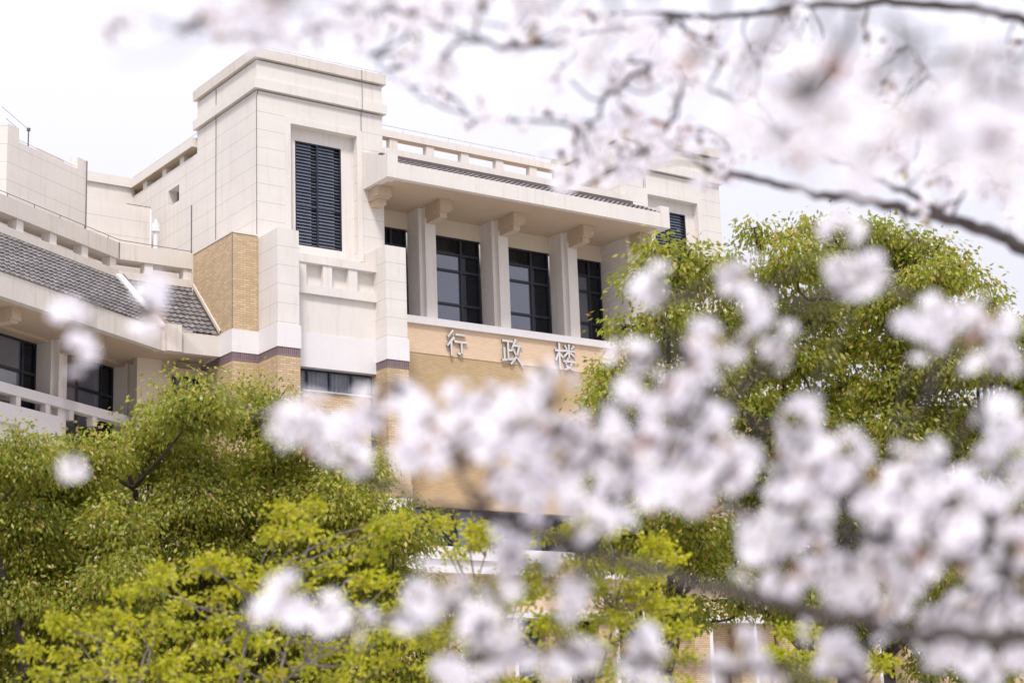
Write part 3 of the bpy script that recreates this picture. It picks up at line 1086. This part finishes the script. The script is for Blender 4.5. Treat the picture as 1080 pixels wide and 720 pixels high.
# white vent pipe in the inner corner
pq = on_y(164, 262, 54.6)
pt = on_y(164, 241, 54.6)
vp = MB().tube([(pq[0], 54.6, 17.5), (pq[0], 54.6, float(pt[2]))], 0.075, 10)
vp.tube([(pq[0], 54.6, float(pt[2]) - 0.12), (pq[0], 54.6, float(pt[2]) + 0.16)], 0.15, 10)
vp.tube([(pq[0], 54.6, float(pt[2]) + 0.16), (pq[0], 54.6, float(pt[2]) + 0.32)], [0.07, 0.05], 10)
vp.build('vent_pipe', M['pipe'], W, smooth=False)
MB().tube([(on_y(159, 230, 57.9)[0], 57.9, 17.5), (on_y(159, 230, 57.9)[0], 57.9, 21.9)], 0.035, 6).build('drain_pipe', M['pipe'], W)
MB(W1).box(-15, 3.2, 1.5, 1.7, 0, 17).build('core_wall', M['cream'], W)


# ------------------------------------------------------------------ trees
def leaf_mesh(name, cen, axis, L_, Wd, mat, parent):
    n = len(cen)
    axis = axis / (np.linalg.norm(axis, axis=1, keepdims=True) + 1e-9)
    rnd = rng.normal(size=(n, 3))
    side = np.cross(axis, rnd)
    side /= np.linalg.norm(side, axis=1, keepdims=True) + 1e-9
    nor = np.cross(axis, side)
    Lr = (L_ * rng.uniform(0.7, 1.25, n))[:, None]
    Wr = (Wd * rng.uniform(0.75, 1.2, n))[:, None]
    v = np.empty((n, 4, 3))
    v[:, 0] = cen
    v[:, 1] = cen + axis * Lr * 0.45 + side * Wr * 0.5 + nor * Wr * 0.18
    v[:, 2] = cen + axis * Lr
    v[:, 3] = cen + axis * Lr * 0.45 - side * Wr * 0.5 + nor * Wr * 0.18
    v -= np.array(base_of(parent))
    me = bpy.data.meshes.new(name)
    me.vertices.add(n * 4)
    me.loops.add(n * 4)
    me.polygons.add(n)
    me.vertices.foreach_set('co', v.reshape(-1))
    me.loops.foreach_set('vertex_index', np.arange(n * 4, dtype=np.int32))
    me.polygons.foreach_set('loop_start', np.arange(0, n * 4, 4, dtype=np.int32))
    me.polygons.foreach_set('loop_total', np.full(n, 4, dtype=np.int32))
    me.materials.append(mat)
    me.update(calc_edges=True)
    return link(name, me, parent)


def smooth_path(pts, n=6):
    pts = [np.array(p, float) for p in pts]
    out_ = []
    for i in range(len(pts) - 1):
        p0 = pts[max(i - 1, 0)]
        p1, p2 = pts[i], pts[i + 1]
        p3 = pts[min(i + 2, len(pts) - 1)]
        for k in range(n):
            t = k / n
            out_.append(0.5 * ((2 * p1) + (-p0 + p2) * t + (2 * p0 - 5 * p1 + 4 * p2 - p3) * t * t + (-p0 + 3 * p1 - 3 * p2 + p3) * t ** 3))
    out_.append(pts[-1])
    return out_


def curve_pts(a, b, sag, n=6, jit=0.0):
    a, b = np.array(a, float), np.array(b, float)
    out_ = []
    for i in range(n + 1):
        t = i / n
        p = a + (b - a) * t
        p = p + np.array([0, 0, sag]) * math.sin(math.pi * t)
        if jit and 0 < i < n:
            p = p + rng.normal(size=3) * jit
        out_.append(p)
    return out_


def broadleaf(name, label, trunk_xy, lobes, leafL, leafW, per_tuft, tufts_per_m2, mat, bark, droop, tuft_r, trunk_r, fork_z, group, twig_r=0.008, flat=0.95):
    """lobes: (centre, radius). Leaves grow in tufts near the outside of every lobe, each tuft at the end of a twig."""
    T = thing(name, label, 'tree', (trunk_xy[0], trunk_xy[1], 0), group)
    fork = np.array([trunk_xy[0], trunk_xy[1], fork_z])
    wood = MB()
    tr = curve_pts((trunk_xy[0], trunk_xy[1], 0), fork, 0, 5, 0.03)
    wood.tube(tr, list(np.linspace(trunk_r * 1.25, trunk_r * 0.85, 6)), 9)
    cs, ax = [], []
    lc = np.array([c for c, r in lobes])
    nm = min(6, len(lobes))
    seeds = [lc[rng.integers(len(lc))]]
    while len(seeds) < nm:                       # spread the main limbs out
        dm = np.min([np.linalg.norm(lc - q, axis=1) for q in seeds], axis=0)
        seeds.append(lc[int(np.argmax(dm))])
    own = np.argmin([np.linalg.norm(lc - q, axis=1) for q in seeds], axis=0)
    mains = []
    for k in range(nm):
        grp = lc[own == k]
        end = grp.mean(0)
        ln = np.linalg.norm(end - fork)
        start = fork - (0, 0, random.uniform(0, 0.35) * fork_z * 0.4)
        sidew = np.cross(end - fork, (0, 0, 1.0))
        sidew /= np.linalg.norm(sidew) + 1e-6
        p1 = start + (end - start) * 0.35 + np.array([0, 0, -0.05 * ln]) + sidew * random.uniform(-.1, .1) * ln
        p2 = start + (end - start) * 0.7 + sidew * random.uniform(-.08, .08) * ln
        pts = smooth_path([start, p1, p2, end], 4)
        wood.tube(pts, list(np.linspace(trunk_r * 0.6, max(0.006, trunk_r * 0.16), len(pts))), 7)
        mains.append(pts)
    for li, (c, r) in enumerate(lobes):
        c = np.array(c, float)
        pts = mains[own[li]]
        j = int(np.argmin([np.linalg.norm(p - c) + 0.35 * abs(len(pts) * 0.65 - i) / len(pts) for i, p in enumerate(pts)]))
        j = max(3, min(j, len(pts) - 2))
        d = np.linalg.norm(c - pts[j])
        mid = (pts[j] + c) / 2 + rng.normal(size=3) * 0.12 * d - np.array([0, 0, 0.06 * d])
        wood.tube(smooth_path([pts[j], mid, c], 3), list(np.linspace(max(twig_r * 2, trunk_r * 0.2), twig_r * 1.3, 7)), 5)
        nt_ = int(4 * math.pi * r * r * tufts_per_m2)
        dirs = rng.normal(size=(nt_, 3))
        dirs /= np.linalg.norm(dirs, axis=1, keepdims=True)
        dirs[:, 2] = np.abs(dirs[:, 2]) * 0.55 + dirs[:, 2] * 0.5
        rad = r * (rng.uniform(0.45, 1.0, nt_) ** 0.6) * (1 + 0.22 * rng.normal(size=nt_).clip(-1, 1.6))
        tp = c + dirs * rad[:, None] * np.array([1, 1, flat])
        for k in range(nt_):
            if k % 3 == 0:
                st = c + (tp[k] - c) * 0.12 - (0, 0, 0.08 * r)
                wood.tube(curve_pts(st, tp[k], -0.05 * r, 3, 0.02 * r), [twig_r * 2, twig_r * 1.5, twig_r, twig_r * 0.5], 4, cap=False)
            m_ = per_tuft
            off = rng.normal(size=(m_, 3)) * tuft_r * np.array([1, 1, 0.7])
            cs.append(tp[k] + off)
            a = off / (tuft_r + 1e-6) * 0.4 + dirs[k] * 0.3 + rng.normal(size=(m_, 3)) * 0.45
            a[:, 2] -= droop
            ax.append(a)
    wood.build('trunk', bark, T)
    leaf_mesh('crown', np.concatenate(cs), np.concatenate(ax), leafL, leafW, mat, T)
    return T


def lobes_px(lst, depth, dj=0.6):
    o_ = []
    for x, y, r in lst:
        d = depth + rng.uniform(-dj, dj)
        o_.append((at(x, y, d), r * d / FOCAL))
    return o_


def fill(poly_top, x0, x1, ybot, step, r, depth, dj):
    """lobe centres filling the picture area below a silhouette line (list of (x, y)), each with a depth of its own"""
    o_ = []
    xs = [p[0] for p in poly_top]
    ys_ = [p[1] for p in poly_top]
    x = x0
    while x <= x1:
        yt = float(np.interp(x, xs, ys_)) + r * 0.8
        y = yt
        while y < ybot:
            o_.append((x + random.uniform(-.2, .2) * step, y + random.uniform(-.15, .15) * step, r * random.uniform(0.8, 1.15)))
            y += step * 0.9
        x += step
    out_ = []
    for x, y, rr in o_:
        d = depth + random.uniform(-dj, dj)
        out_.append((at(x, y, d), rr * d / FOCAL))
    return out_


CG = 'camphor trees in front of the building'
t1 = at(250, 760, 26)
broadleaf('camphor_tree', 'broad olive green tree with rounded top in front of the wing and tower base', (t1[0], t1[1]),
          fill([(95, 470), (130, 438), (170, 425), (205, 415), (240, 402), (275, 425), (310, 448), (350, 470), (385, 482), (415, 540), (430, 600)], 105, 425, 760, 52, 38, 25.5, 1.1),
          0.085, 0.040, 24, 36, M['camphor'], M['bark'], 1.1, 0.13, 0.17, 3.0, CG)
t1 = at(20, 760, 23)
broadleaf('camphor_tree', 'olive green tree cut by the left edge of the view below the white balustrade', (t1[0], t1[1]),
          fill([(-90, 500), (-30, 478), (20, 472), (60, 478), (110, 500), (150, 560)], -80, 130, 760, 52, 38, 23.5, 0.9) + lobes_px([(5, 505, 34), (40, 512, 34), (70, 520, 30), (-20, 540, 34), (20, 560, 34), (10, 620, 34), (15, 680, 34)], 24.2, 0.3),
          0.08, 0.038, 24, 36, M['camphor'], M['bark'], 1.1, 0.12, 0.15, 2.6, CG)
t1 = at(705, 780, 24)
broadleaf('camphor_tree', 'light green tree overlapping the canopy end and the far louver window', (t1[0], t1[1]),
          fill([(640, 430), (655, 380), (668, 325), (690, 272), (705, 262), (730, 272), (755, 288), (785, 330)], 652, 770, 620, 46, 32, 24.0, 0.9)
          + lobes_px([(672, 300, 16), (690, 268, 15), (722, 272, 15), (745, 280, 14), (660, 345, 15), (640, 420, 22), (632, 460, 22), (645, 390, 14), (630, 510, 24), (640, 560, 24), (660, 590, 18), (700, 575, 20), (735, 595, 20), (690, 620, 16), (725, 640, 16), (760, 610, 18), (655, 630, 14), (700, 660, 14)], 24.0, 0.3),
          0.088, 0.042, 20, 29, M['camphor'], M['bark'], 1.0, 0.13, 0.12, 2.8, CG)
t1 = at(900, 800, 26)
broadleaf('camphor_tree', 'largest dark green tree standing against the white sky beside the far tower', (t1[0], t1[1]),
          fill([(770, 300), (800, 258), (830, 262), (870, 250), (920, 250), (960, 262), (1010, 285), (1050, 340), (1090, 370), (1130, 400)], 790, 1120, 660, 50, 36, 26.0, 1.5)
          + lobes_px([(802, 252, 14), (866, 244, 13), (918, 250, 16), (950, 262, 14), (1008, 282, 16), (1040, 318, 14), (985, 265, 12), (795, 240, 9), (860, 236, 9), (880, 252, 10), (905, 240, 9), (935, 245, 10), (970, 258, 9), (1030, 296, 10), (1052, 345, 12), (775, 275, 10), (832, 250, 10), (1075, 360, 12)], 26.0, 0.5)
          + lobes_px([(840, 650, 22), (880, 665, 24), (915, 650, 22), (700, 640, 16), (735, 655, 16), (950, 670, 24), (1000, 660, 30), (1050, 670, 30), (780, 640, 18), (900, 690, 18), (1040, 710, 30), (980, 705, 18)], 26.0, 0.5),
          0.092, 0.043, 24, 30, M['camphor'], M['bark'], 1.15, 0.13, 0.18, 3.2, CG)

MG = 'young maples in front of the camphor trees'
t1 = at(240, 800, 11.5)
broadleaf('maple_tree', 'bright yellow green maple with flat leaf sprays at the lower left', (t1[0], t1[1]),
          fill([(30, 685), (70, 655), (130, 622), (200, 600), (250, 590), (300, 552), (350, 565), (400, 590), (440, 640)], 40, 425, 790, 31, 11, 11.5, 1.3)
          + lobes_px([(300, 540, 14), (330, 535, 12), (400, 560, 16), (415, 555, 12), (170, 605, 13), (220, 595, 15), (60, 660, 14)], 11.5, 0.3),
          0.040, 0.024, 30, 85, M['maple'], M['mbark'], 0.3, 0.036, 0.034, 1.5, MG, 0.0025, 0.55)
t1 = at(575, 800, 12)
broadleaf('maple_tree', 'bright yellow green maple behind the blossom below the sign wall', (t1[0], t1[1]),
          fill([(430, 690), (470, 640), (500, 620), (545, 600), (590, 590), (640, 585), (690, 600), (730, 640)], 450, 730, 790, 30, 11, 12.0, 1.2)
          + lobes_px([(455, 548, 9), (475, 552, 10), (498, 560, 14), (515, 575, 14), (480, 585, 9), (585, 565, 13), (612, 555, 14), (640, 560, 12), (690, 575, 16), (705, 590, 14), (665, 595, 14), (540, 590, 12), (500, 620, 14), (460, 640, 14), (480, 665, 14), (445, 670, 14), (520, 645, 13), (560, 620, 14), (590, 600, 13), (620, 620, 14), (650, 650, 14), (690, 640, 13), (570, 660, 14), (610, 670, 14)], 12.0, 0.3),
          0.040, 0.024, 30, 85, M['maple'], M['mbark'], 0.3, 0.036, 0.034, 1.5, MG, 0.0025, 0.55)
t1 = at(835, 800, 14)
broadleaf('maple_tree', 'small yellow green maple low between the dark trunks at the right', (t1[0], t1[1]),
          lobes_px([(815, 690, 14), (840, 668, 14), (828, 700, 16), (860, 695, 12), (930, 700, 12), (850, 720, 20)], 14.0, 0.3),
          0.042, 0.025, 34, 80, M['maple'], M['mbark'], 0.25, 0.045, 0.04, 1.2, MG, 0.003, 0.45)


# ------------------------------------------------------------------ cherry blossom
def basis(d):
    d = d / (np.linalg.norm(d) + 1e-9)
    a = np.cross(d, (0.3, 0.5, 0.8))
    a /= np.linalg.norm(a)
    return d, a, np.cross(d, a)


def flower(mb, c, d, r):
    d, a, b = basis(d)
    cup = random.uniform(0.15, 0.75)
    ph = random.uniform(0, 6.28)
    for k in range(5):
        th = ph + k * 1.2566
        u = math.cos(th) * a + math.sin(th) * b
        s = -math.sin(th) * a + math.cos(th) * b
        wd_ = r * random.uniform(0.40, 0.5)
        up = d * r * cup
        twist = d * r * random.uniform(-.12, .12)
        p0 = c + u * r * 0.08
        p1 = c + u * r * 0.55 + s * wd_ + up * 0.45 + twist
        p2 = c + u * r * 0.93 + s * wd_ * 0.6 + up * 0.9 + twist
        p3 = c + u * r * 0.88 + up * 0.85 - d * r * 0.08
        p4 = c + u * r * 0.93 - s * wd_ * 0.6 + up * 0.9 - twist
        p5 = c + u * r * 0.55 - s * wd_ + up * 0.45 - twist
        pm = c + u * r * 0.55 + up * 0.4 - d * r * 0.08
        mb.add([p0, p1, p2, p3, p4, p5, pm], [(0, 1, 2, 6), (6, 2, 3), (6, 3, 4), (0, 6, 4, 5)], 0)
    mb.tube([c - d * r * 0.45, c - d * r * 0.1, c + d * r * 0.12], [r * 0.09, r * 0.15, r * 0.05], 5, 1)
    for k in range(6):
        q = c + (a * random.uniform(-1, 1) + b * random.uniform(-1, 1)) * r * 0.28 + d * r * random.uniform(0.3, 0.5)
        mb.tube([c, q], [r * 0.018, r * 0.03], 3, 2, cap=False)


def make_cluster(nf, leafy):
    mb = MB()
    mb.tube([(0, 0, -0.012), (0, 0, 0.006)], [0.004, 0.003], 5, 3)
    for i in range(nf):
        d = rng.normal(size=3)
        d[2] = d[2] * 0.7 + 0.15
        d /= np.linalg.norm(d)
        ln = random.uniform(0.003, 0.019) if random.random() < 0.7 else random.uniform(0.02, 0.036)
        c = d * ln
        mb.tube([(0, 0, 0.0), c * 0.5 + np.array([0, 0, 0.003]), c - d * 0.006], 0.0008, 3, 2, cap=False)
        flower(mb, c, d + rng.normal(size=3) * 0.25, random.uniform(0.013, 0.018))
    for i in range(leafy):
        d = rng.normal(size=3)
        d[2] = abs(d[2])
        d, a, b = basis(d)
        l = random.uniform(0.02, 0.035)
        mb.add([d * 0.004, d * l * 0.5 + a * l * 0.2, d * l + b * 0.003, d * l * 0.5 - a * l * 0.2], [(0, 1, 2, 3)], 1)
    me = bpy.data.meshes.new('blossom_cluster')
    me.from_pydata([tuple(map(float, p)) for p in mb.v], [], mb.f)
    for q in ('petal', 'calyx', 'pedicel', 'cbark'):
        me.materials.append(M[q])
    me.polygons.foreach_set('material_index', mb.m)
    me.update()
    return me


CL = [make_cluster(n, l) for n, l in ((5, 1), (4, 1), (6, 0), (4, 0), (5, 0), (6, 1), (3, 1), (5, 0))]


def cherry(label, trunk_xy, ztop, trunk_r, branches, clusters, wob=0.004, scale=(0.9, 1.15), spur=0.2):
    """branches: (list of (x, y, depth), r_start, r_end), all measured points given as position + distance"""
    T = thing('cherry_tree', label, 'tree', (trunk_xy[0], trunk_xy[1], 0), 'flowering cherry trees close to the viewer')
    tk = MB().tube(curve_pts((trunk_xy[0], trunk_xy[1], 0), (trunk_xy[0], trunk_xy[1], ztop), 0, 6, 0.015), list(np.linspace(trunk_r * 1.2, trunk_r * 0.45, 7)), 10)
    tk.build('trunk', M['cbark'], T)
    allp, owner = [], []
    bobs = []
    for bi, (pl, ra, rb, joins) in enumerate(branches):
        pts = [at(*p) for p in pl]
        if joins:
            z = min(max(pts[0][2] - 0.25, 0.6), ztop - 0.05)
            root = np.array([trunk_xy[0], trunk_xy[1], z])
            pts = [root, (root + pts[0]) / 2 + np.array([0, 0, 0.06])] + pts
        sm = smooth_path(pts)
        sm = [p + rng.normal(size=3) * wob for p in sm]
        rr = list(np.linspace(ra, rb, len(sm)) * (1 + 0.12 * rng.normal(size=len(sm)).clip(-1, 1)))
        mb = MB().tube(sm, rr, 8)
        bobs.append(mb)
        for p in sm[6 if joins else 0:]:
            allp.append(p)
            owner.append(bi)
    allp = np.array(allp)
    placed = []
    for x, y, d in clusters:
        c = at(x, y, d)
        k = int(np.argmin(np.linalg.norm(allp - c, axis=1)))
        a = allp[k]
        far = np.linalg.norm(c - a)
        if far > spur:
            c = a + (c - a) * (spur + 0.3 * random.random() * spur) / far
        if np.linalg.norm(c - a) > 0.012:
            bobs[owner[k]].tube(smooth_path([a, (a + c) / 2 + rng.normal(size=3) * 0.012, c], 3), list(np.linspace(0.0032, 0.0016, 7)), 5)
        placed.append((c, c - a))
    for mb in bobs:
        mb.build('branch', M['cbark'], T, smooth=True)
    off = np.array([trunk_xy[0], trunk_xy[1], 0.0])
    rest = MB()
    for i, (c, d) in enumerate(placed):
        me = CL[random.randrange(len(CL))]
        s = random.uniform(*scale)
        if np.linalg.norm(d) < 0.012:
            d = rng.normal(size=3)
        q = mathutils.Vector(d / (np.linalg.norm(d) + 1e-9)).to_track_quat('Z', 'Y') @ mathutils.Quaternion((0, 0, 1), random.uniform(0, 6.28))
        if i < 98:
            o_ = bpy.data.objects.new('blossom_cluster', me)
            COL.objects.link(o_)
            o_.parent = T
            o_.location = (c - off).tolist()
            o_.rotation_mode = 'QUATERNION'
            o_.rotation_quaternion = q
            o_.scale = (s * random.uniform(0.8, 1.3), s * random.uniform(0.8, 1.2), s * random.uniform(0.8, 1.3))
        else:
            mw = mathutils.Matrix.Translation(c.tolist()) @ q.to_matrix().to_4x4() @ mathutils.Matrix.Scale(s, 4)
            rest.add([mw @ v.co for v in me.vertices], [tuple(p.vertices) for p in me.polygons], 0)
            rest.m[-len(me.polygons):] = [p.material_index for p in me.polygons]
    if rest.v:
        o_ = rest.build('blossoms', [M['petal'], M['calyx'], M['pedicel'], M['cbark']], T)
        o_['kind'] = 'stuff'
    return T


RIGHT = np.array([math.cos(YAW), -math.sin(YAW)])
FWD = np.array([math.sin(YAW), math.cos(YAW)])


def spot(fwd, right):
    return FWD * fwd + RIGHT * right


def J(x, y, d, j=0.12, n=1, s=10):
    return [(x + random.uniform(-s, s), y + random.uniform(-s, s), d + random.uniform(-j, j)) for _ in range(max(1, n))]


D = 2.25
low_br = [
    ([(1120, 680, D - .2), (1000, 666, D - .2), (900, 656, D - .2), (800, 632, D - .2), (700, 605, D - .15), (620, 578, D - .1), (520, 545, D), (440, 527, D), (370, 490, D), (300, 445, D)], 0.0122, 0.003, True),
    ([(1120, 560, D + .1), (980, 505, D + .1), (850, 470, D + .1), (760, 420, D + .05), (715, 370, D + .05), (690, 305, D + .05)], 0.008, 0.002, True),
    ([(1120, 610, D - .1), (900, 560, D - .1), (760, 530, D - .1), (650, 480, D - .1), (580, 440, D - .1), (573, 390, D - .1)], 0.008, 0.002, True),
    ([(1120, 760, D - .2), (950, 722, D - .2), (780, 705, D - .2), (600, 690, D - .2), (480, 692, D - .2)], 0.008, 0.0025, True),
    ([(620, 578, D), (540, 600, D), (450, 640, D), (380, 655, D), (300, 635, D)], 0.004, 0.0016, False),
    ([(520, 545, D), (470, 480, D), (430, 420, D), (415, 395, D)], 0.004, 0.0016, False),
    ([(1120, 400, D + .5), (1050, 365, D + .5), (1000, 330, D + .5), (900, 300, D + .5), (840, 315, D + .5), (790, 290, D + .5)], 0.006, 0.002, True),
    ([(370, 490, D), (250, 420, D + .1), (150, 330, D + .1), (80, 330, D + .1)], 0.0022, 0.001, False),
]
low_cl = []
# single sprays standing clear of the mass
for x, y in ((300, 632), (312, 645), (350, 652), (368, 662), (75, 491), (72, 330), (82, 358), (150, 312), (162, 325),
             (573, 392), (575, 412), (570, 430), (690, 298), (680, 303), (778, 292), (785, 315), (790, 330), (822, 362), (812, 370), (728, 372), (750, 372), (740, 360), (762, 382), (722, 398), (718, 412), (728, 408),
             (672, 384), (664, 412), (690, 428), (900, 300), (893, 245), (932, 250), (985, 330), (972, 342), (985, 358), (1022, 305), (1035, 292), (1045, 318), (1062, 378), (1050, 350), (905, 305), (880, 290)):
    low_cl += J(x, y, D, 0.12, 1, 5)
# the mass itself
for x, y, n in ((300, 440, 2), (325, 452, 2), (350, 465, 2), (372, 470, 2), (300, 462, 1), (340, 440, 1), (400, 425, 1),
                (425, 425, 2), (440, 445, 2), (430, 470, 2), (450, 490, 2), (480, 455, 2), (495, 435, 2), (520, 430, 2), (510, 455, 2), (540, 455, 2), (500, 480, 1), (560, 470, 2), (520, 490, 2), (545, 500, 2), (560, 440, 1),
                (585, 465, 2), (605, 450, 2), (620, 475, 2), (600, 500, 2), (580, 510, 2), (555, 540, 2), (550, 520, 1), (610, 525, 1), (630, 540, 2), 
                (535, 580, 2), (532, 605, 2), (600, 635, 2), (610, 615, 1), (440, 622, 2), (470, 620, 1), (425, 640, 1), 
                (490, 660, 2), (520, 665, 2), (540, 690, 2), (480, 700, 2), (510, 700, 2), (620, 690, 2), (605, 712, 1), (690, 685, 2), (680, 710, 1), (585, 712, 1), (780, 682, 2), (770, 705, 1), (795, 700, 1),
                (655, 475, 2), (670, 495, 2), (690, 455, 2), (710, 440, 1), (720, 465, 2), (745, 450, 2), (700, 490, 2), (730, 495, 2), (755, 490, 2), (780, 485, 2), (690, 525, 2), (720, 525, 2), (745, 520, 2), (640, 520, 1), 
                (850, 455, 2), (840, 475, 2), (865, 480, 2), (885, 495, 2), (905, 485, 1), (860, 505, 2), (835, 530, 2), (815, 545, 2), (850, 540, 2), (800, 575, 2), (830, 570, 2), (860, 575, 2), (825, 605, 2), (855, 605, 2), (880, 610, 2),
                (910, 515, 2), (930, 530, 2), (945, 500, 2), (965, 515, 2), (975, 495, 1), (950, 550, 2), (980, 540, 2), (930, 590, 2), (960, 585, 2), (985, 575, 2), (905, 605, 2), (920, 640, 2), (940, 625, 1),
                (1005, 520, 2), (1020, 545, 2), (1000, 560, 2), (1035, 515, 1), (1050, 480, 2), (1070, 500, 2), (1060, 455, 2), (1045, 540, 2), (1070, 545, 2), (1020, 590, 2), (1060, 580, 2), (1045, 610, 2), (1070, 625, 2), (1030, 640, 2),
                (1005, 655, 2), (1020, 685, 2), (1050, 665, 2), (1075, 690, 2), (1000, 690, 2), (985, 670, 1), (890, 700, 2), (915, 712, 1), (870, 712, 1), (1045, 705, 2)):
    low_cl += J(x, y, D, 0.2, n, 12)
low_cl.sort(key=lambda q: q[2])
print('low clusters', len(low_cl))
tA = spot(2.3, 1.75)
cherry('white cherry tree whose dark limb crosses the lower right, covered in blossom', tA, 3.4, 0.09, low_br, low_cl)

E_ = 4.4
up_br = [
    ([(1120, 272, E_), (1060, 250, E_), (1000, 232, E_), (920, 214, E_), (860, 204, E_), (800, 189, E_), (740, 176, E_)], 0.022, 0.007, True),
    ([(1000, 232, E_), (960, 205, E_), (915, 185, E_), (870, 168, E_)], 0.010, 0.004, False),
    ([(1120, 35, E_), (1040, 12, E_), (960, 3, E_), (880, 6, E_), (830, 10, E_), (790, 16, E_), (740, 18, E_), (690, 13, E_), (640, 15, E_)], 0.014, 0.004, True),
    ([(870, 168, E_), (800, 125, E_ - .4), (760, 98, E_ - .4), (720, 84, E_ - .4), (690, 68, E_ - .4), (640, 66, E_ - .4)], 0.006, 0.003, False),
    ([(690, 68, E_ - .4), (640, 100, E_ - .5), (625, 130, E_ - .5), (560, 128, E_ - .6), (500, 122, E_ - .6), (450, 105, E_ - .7)], 0.005, 0.002, False),
    ([(740, 18, E_), (640, 30, E_ - .6), (560, 50, E_ - 1), (500, 40, E_ - 1.2), (440, 20, E_ - 1.4), (380, 5, E_ - 1.6)], 0.006, 0.002, False),
    ([(1120, 165, E_ + .2), (1040, 150, E_ + .2), (960, 120, E_ + .2), (900, 85, E_ + .2), (850, 55, E_ + .2), (800, 40, E_ + .2)], 0.007, 0.002, True),
    ([(1000, 232, E_), (1025, 185, E_), (1020, 130, E_ - .1), (985, 85, E_ - .1), (960, 50, E_ - .1)], 0.005, 0.002, False),
    ([(720, 84, E_ - .4), (712, 125, E_ - .4), (690, 150, E_ - .3), (650, 178, E_ - .3), (610, 190, E_ - .3)], 0.004, 0.002, False),
    ([(870, 168, E_), (840, 150, E_), (790, 130, E_), (760, 150, E_)], 0.004, 0.002, False),
    ([(950, 214, E_), (955, 240, E_), (970, 262, E_)], 0.004, 0.002, False),
    ([(380, 5, E_ - 1.6), (330, 30, E_ - 1.8), (270, 38, E_ - 2), (220, 36, E_ - 2.2), (165, 22, E_ - 2.3), (105, 38, E_ - 2.4)], 0.002, 0.0008, False),
    ([(450, 105, E_ - .7), (420, 85, E_ - .9), (400, 70, E_ - 1), (375, 45, E_ - 1.2)], 0.002, 0.001, False),
]
up_cl = []
for x, y, n, dd in ((700, 60, 3, -.4), (680, 85, 2, -.4), (640, 80, 2, -.4), (720, 50, 2, -.3), (660, 120, 2, -.5), (640, 150, 2, -.5), (690, 150, 4, -.2), (665, 170, 2, -.2), (620, 170, 2, -.3),
                    (720, 150, 2, 0), (610, 185, 1, -.3), (745, 130, 2, 0), (600, 150, 1, -.5), (520, 120, 1, -.6), (500, 122, 1, -.6), (470, 105, 1, -.7), (540, 125, 1, -.6), (460, 75, 1, -1),
                    (650, 30, 2, -.3), (600, 45, 1, -.8), (540, 45, 1, -1), (740, 40, 2, 0), (780, 100, 2, -.3), (765, 60, 2, -.2), (830, 30, 2, 0), (800, 60, 2, 0), (880, 150, 2, 0), (850, 150, 2, -.2),
                    (930, 170, 2, 0), (1000, 190, 2, 0), (1040, 200, 2, 0), (1060, 180, 2, 0), (1070, 150, 2, 0), (985, 210, 1, 0), (1060, 215, 1, 0), (1030, 170, 1, 0), (760, 150, 1, 0),
                    (440, 8, 2, -1.4), (400, 5, 1, -1.5), (470, 20, 1, -1.3), (500, 10, 1, -1.2), (1045, 190, 1, 0), (800, 165, 1, 0), (820, 150, 1, 0), (960, 190, 2, 0), (900, 140, 1, .3), (1050, 130, 2, .2), (1020, 60, 1, .2), (970, 60, 1, .3), (860, 60, 1, .2), (920, 30, 1, 0), (1060, 40, 1, 0), (750, 185, 1, 0), (780, 200, 0, 0), (940, 100, 3, .2), (980, 130, 3, .2), (900, 90, 2, .2), (1030, 150, 2, .2), (1000, 100, 2, 0), (850, 60, 2, .2), (1070, 165, 2, .2), (1010, 180, 2, 0), (830, 45, 2, .2), (690, 145, 2, -.3), (650, 175, 2, -.3), (615, 190, 1, -.3), (800, 130, 2, 0), (840, 150, 2, 0), (720, 90, 2, -.4), (330, 25, 1, -1.8), (300, 10, 1, -1.8), (275, 35, 1, -2), (255, 20, 0, -2), (205, 28, 0, -2.2), (110, 38, 0, -2.4), (360, 15, 1, -1.7), (430, 40, 1, -1), (415, 80, 0, -.9), (385, 50, 0, -1.1), (560, 20, 1, -.9), (590, 75, 1, -.6), (570, 10, 1, -.9), (620, 20, 1, -.5)):
    up_cl += J(x, y, E_ + dd, 0.3, n + 1, 15)
tB = spot(5.4, 3.6)
cherry('cherry tree with a thin dark bough against the sky over the right hand tree', tB, 4.8, 0.12, up_br, up_cl, 0.003, (1.0, 1.45), 0.13)

G_ = 1.25
ov_br = [
    ([(1140, 120, G_), (1040, 90, G_), (960, 130, G_ - .05), (880, 110, G_ - .05), (830, 90, G_), (780, 60, G_)], 0.0028, 0.0008, True),
    ([(960, 130, G_ - .05), (900, 160, G_), (830, 170, G_)], 0.002, 0.001, False),
    ([(1140, 60, G_ + .2), (1000, 40, G_ + .2), (800, -20, G_ + .2), (560, -25, G_ + .2), (400, -10, G_ + .1), (300, 8, G_), (210, 32, G_), (150, 20, G_), (100, 25, G_)], 0.0022, 0.0005, True),
    ([(210, 32, G_), (180, 55, G_), (125, 62, G_)], 0.0009, 0.0006, False),
]
ov_cl = []
for x, y, n in ((965, 135, 1), (935, 120, 1), (895, 125, 1), (1000, 95, 1), (1050, 75, 1), (860, 100, 1), (825, 90, 1), (900, 180, 1), (845, 165, 1), (1010, 45, 0), (935, 60, 1), (1070, 140, 1), (1030, 160, 1), (775, 115, 1), (740, 75, 1), (790, 60, 0), (680, 40, 0), (540, 12, 1), (300, -8, 1), (620, 90, 0), (880, 140, 1), (990, 160, 1), (1050, 110, 1), (820, 130, 1), (930, 160, 1), (1065, 170, 1), (900, 100, 1), (865, 125, 1)):
    ov_cl += J(x, y, G_ + random.uniform(-.15, .55), 0.05, n, 20)
tC = spot(1.15, 1.25)
cherry('nearest cherry tree, its blossom only a pale blur over the upper right sky', tC, 2.6, 0.07, ov_br, ov_cl, 0.002, (0.85, 1.05))
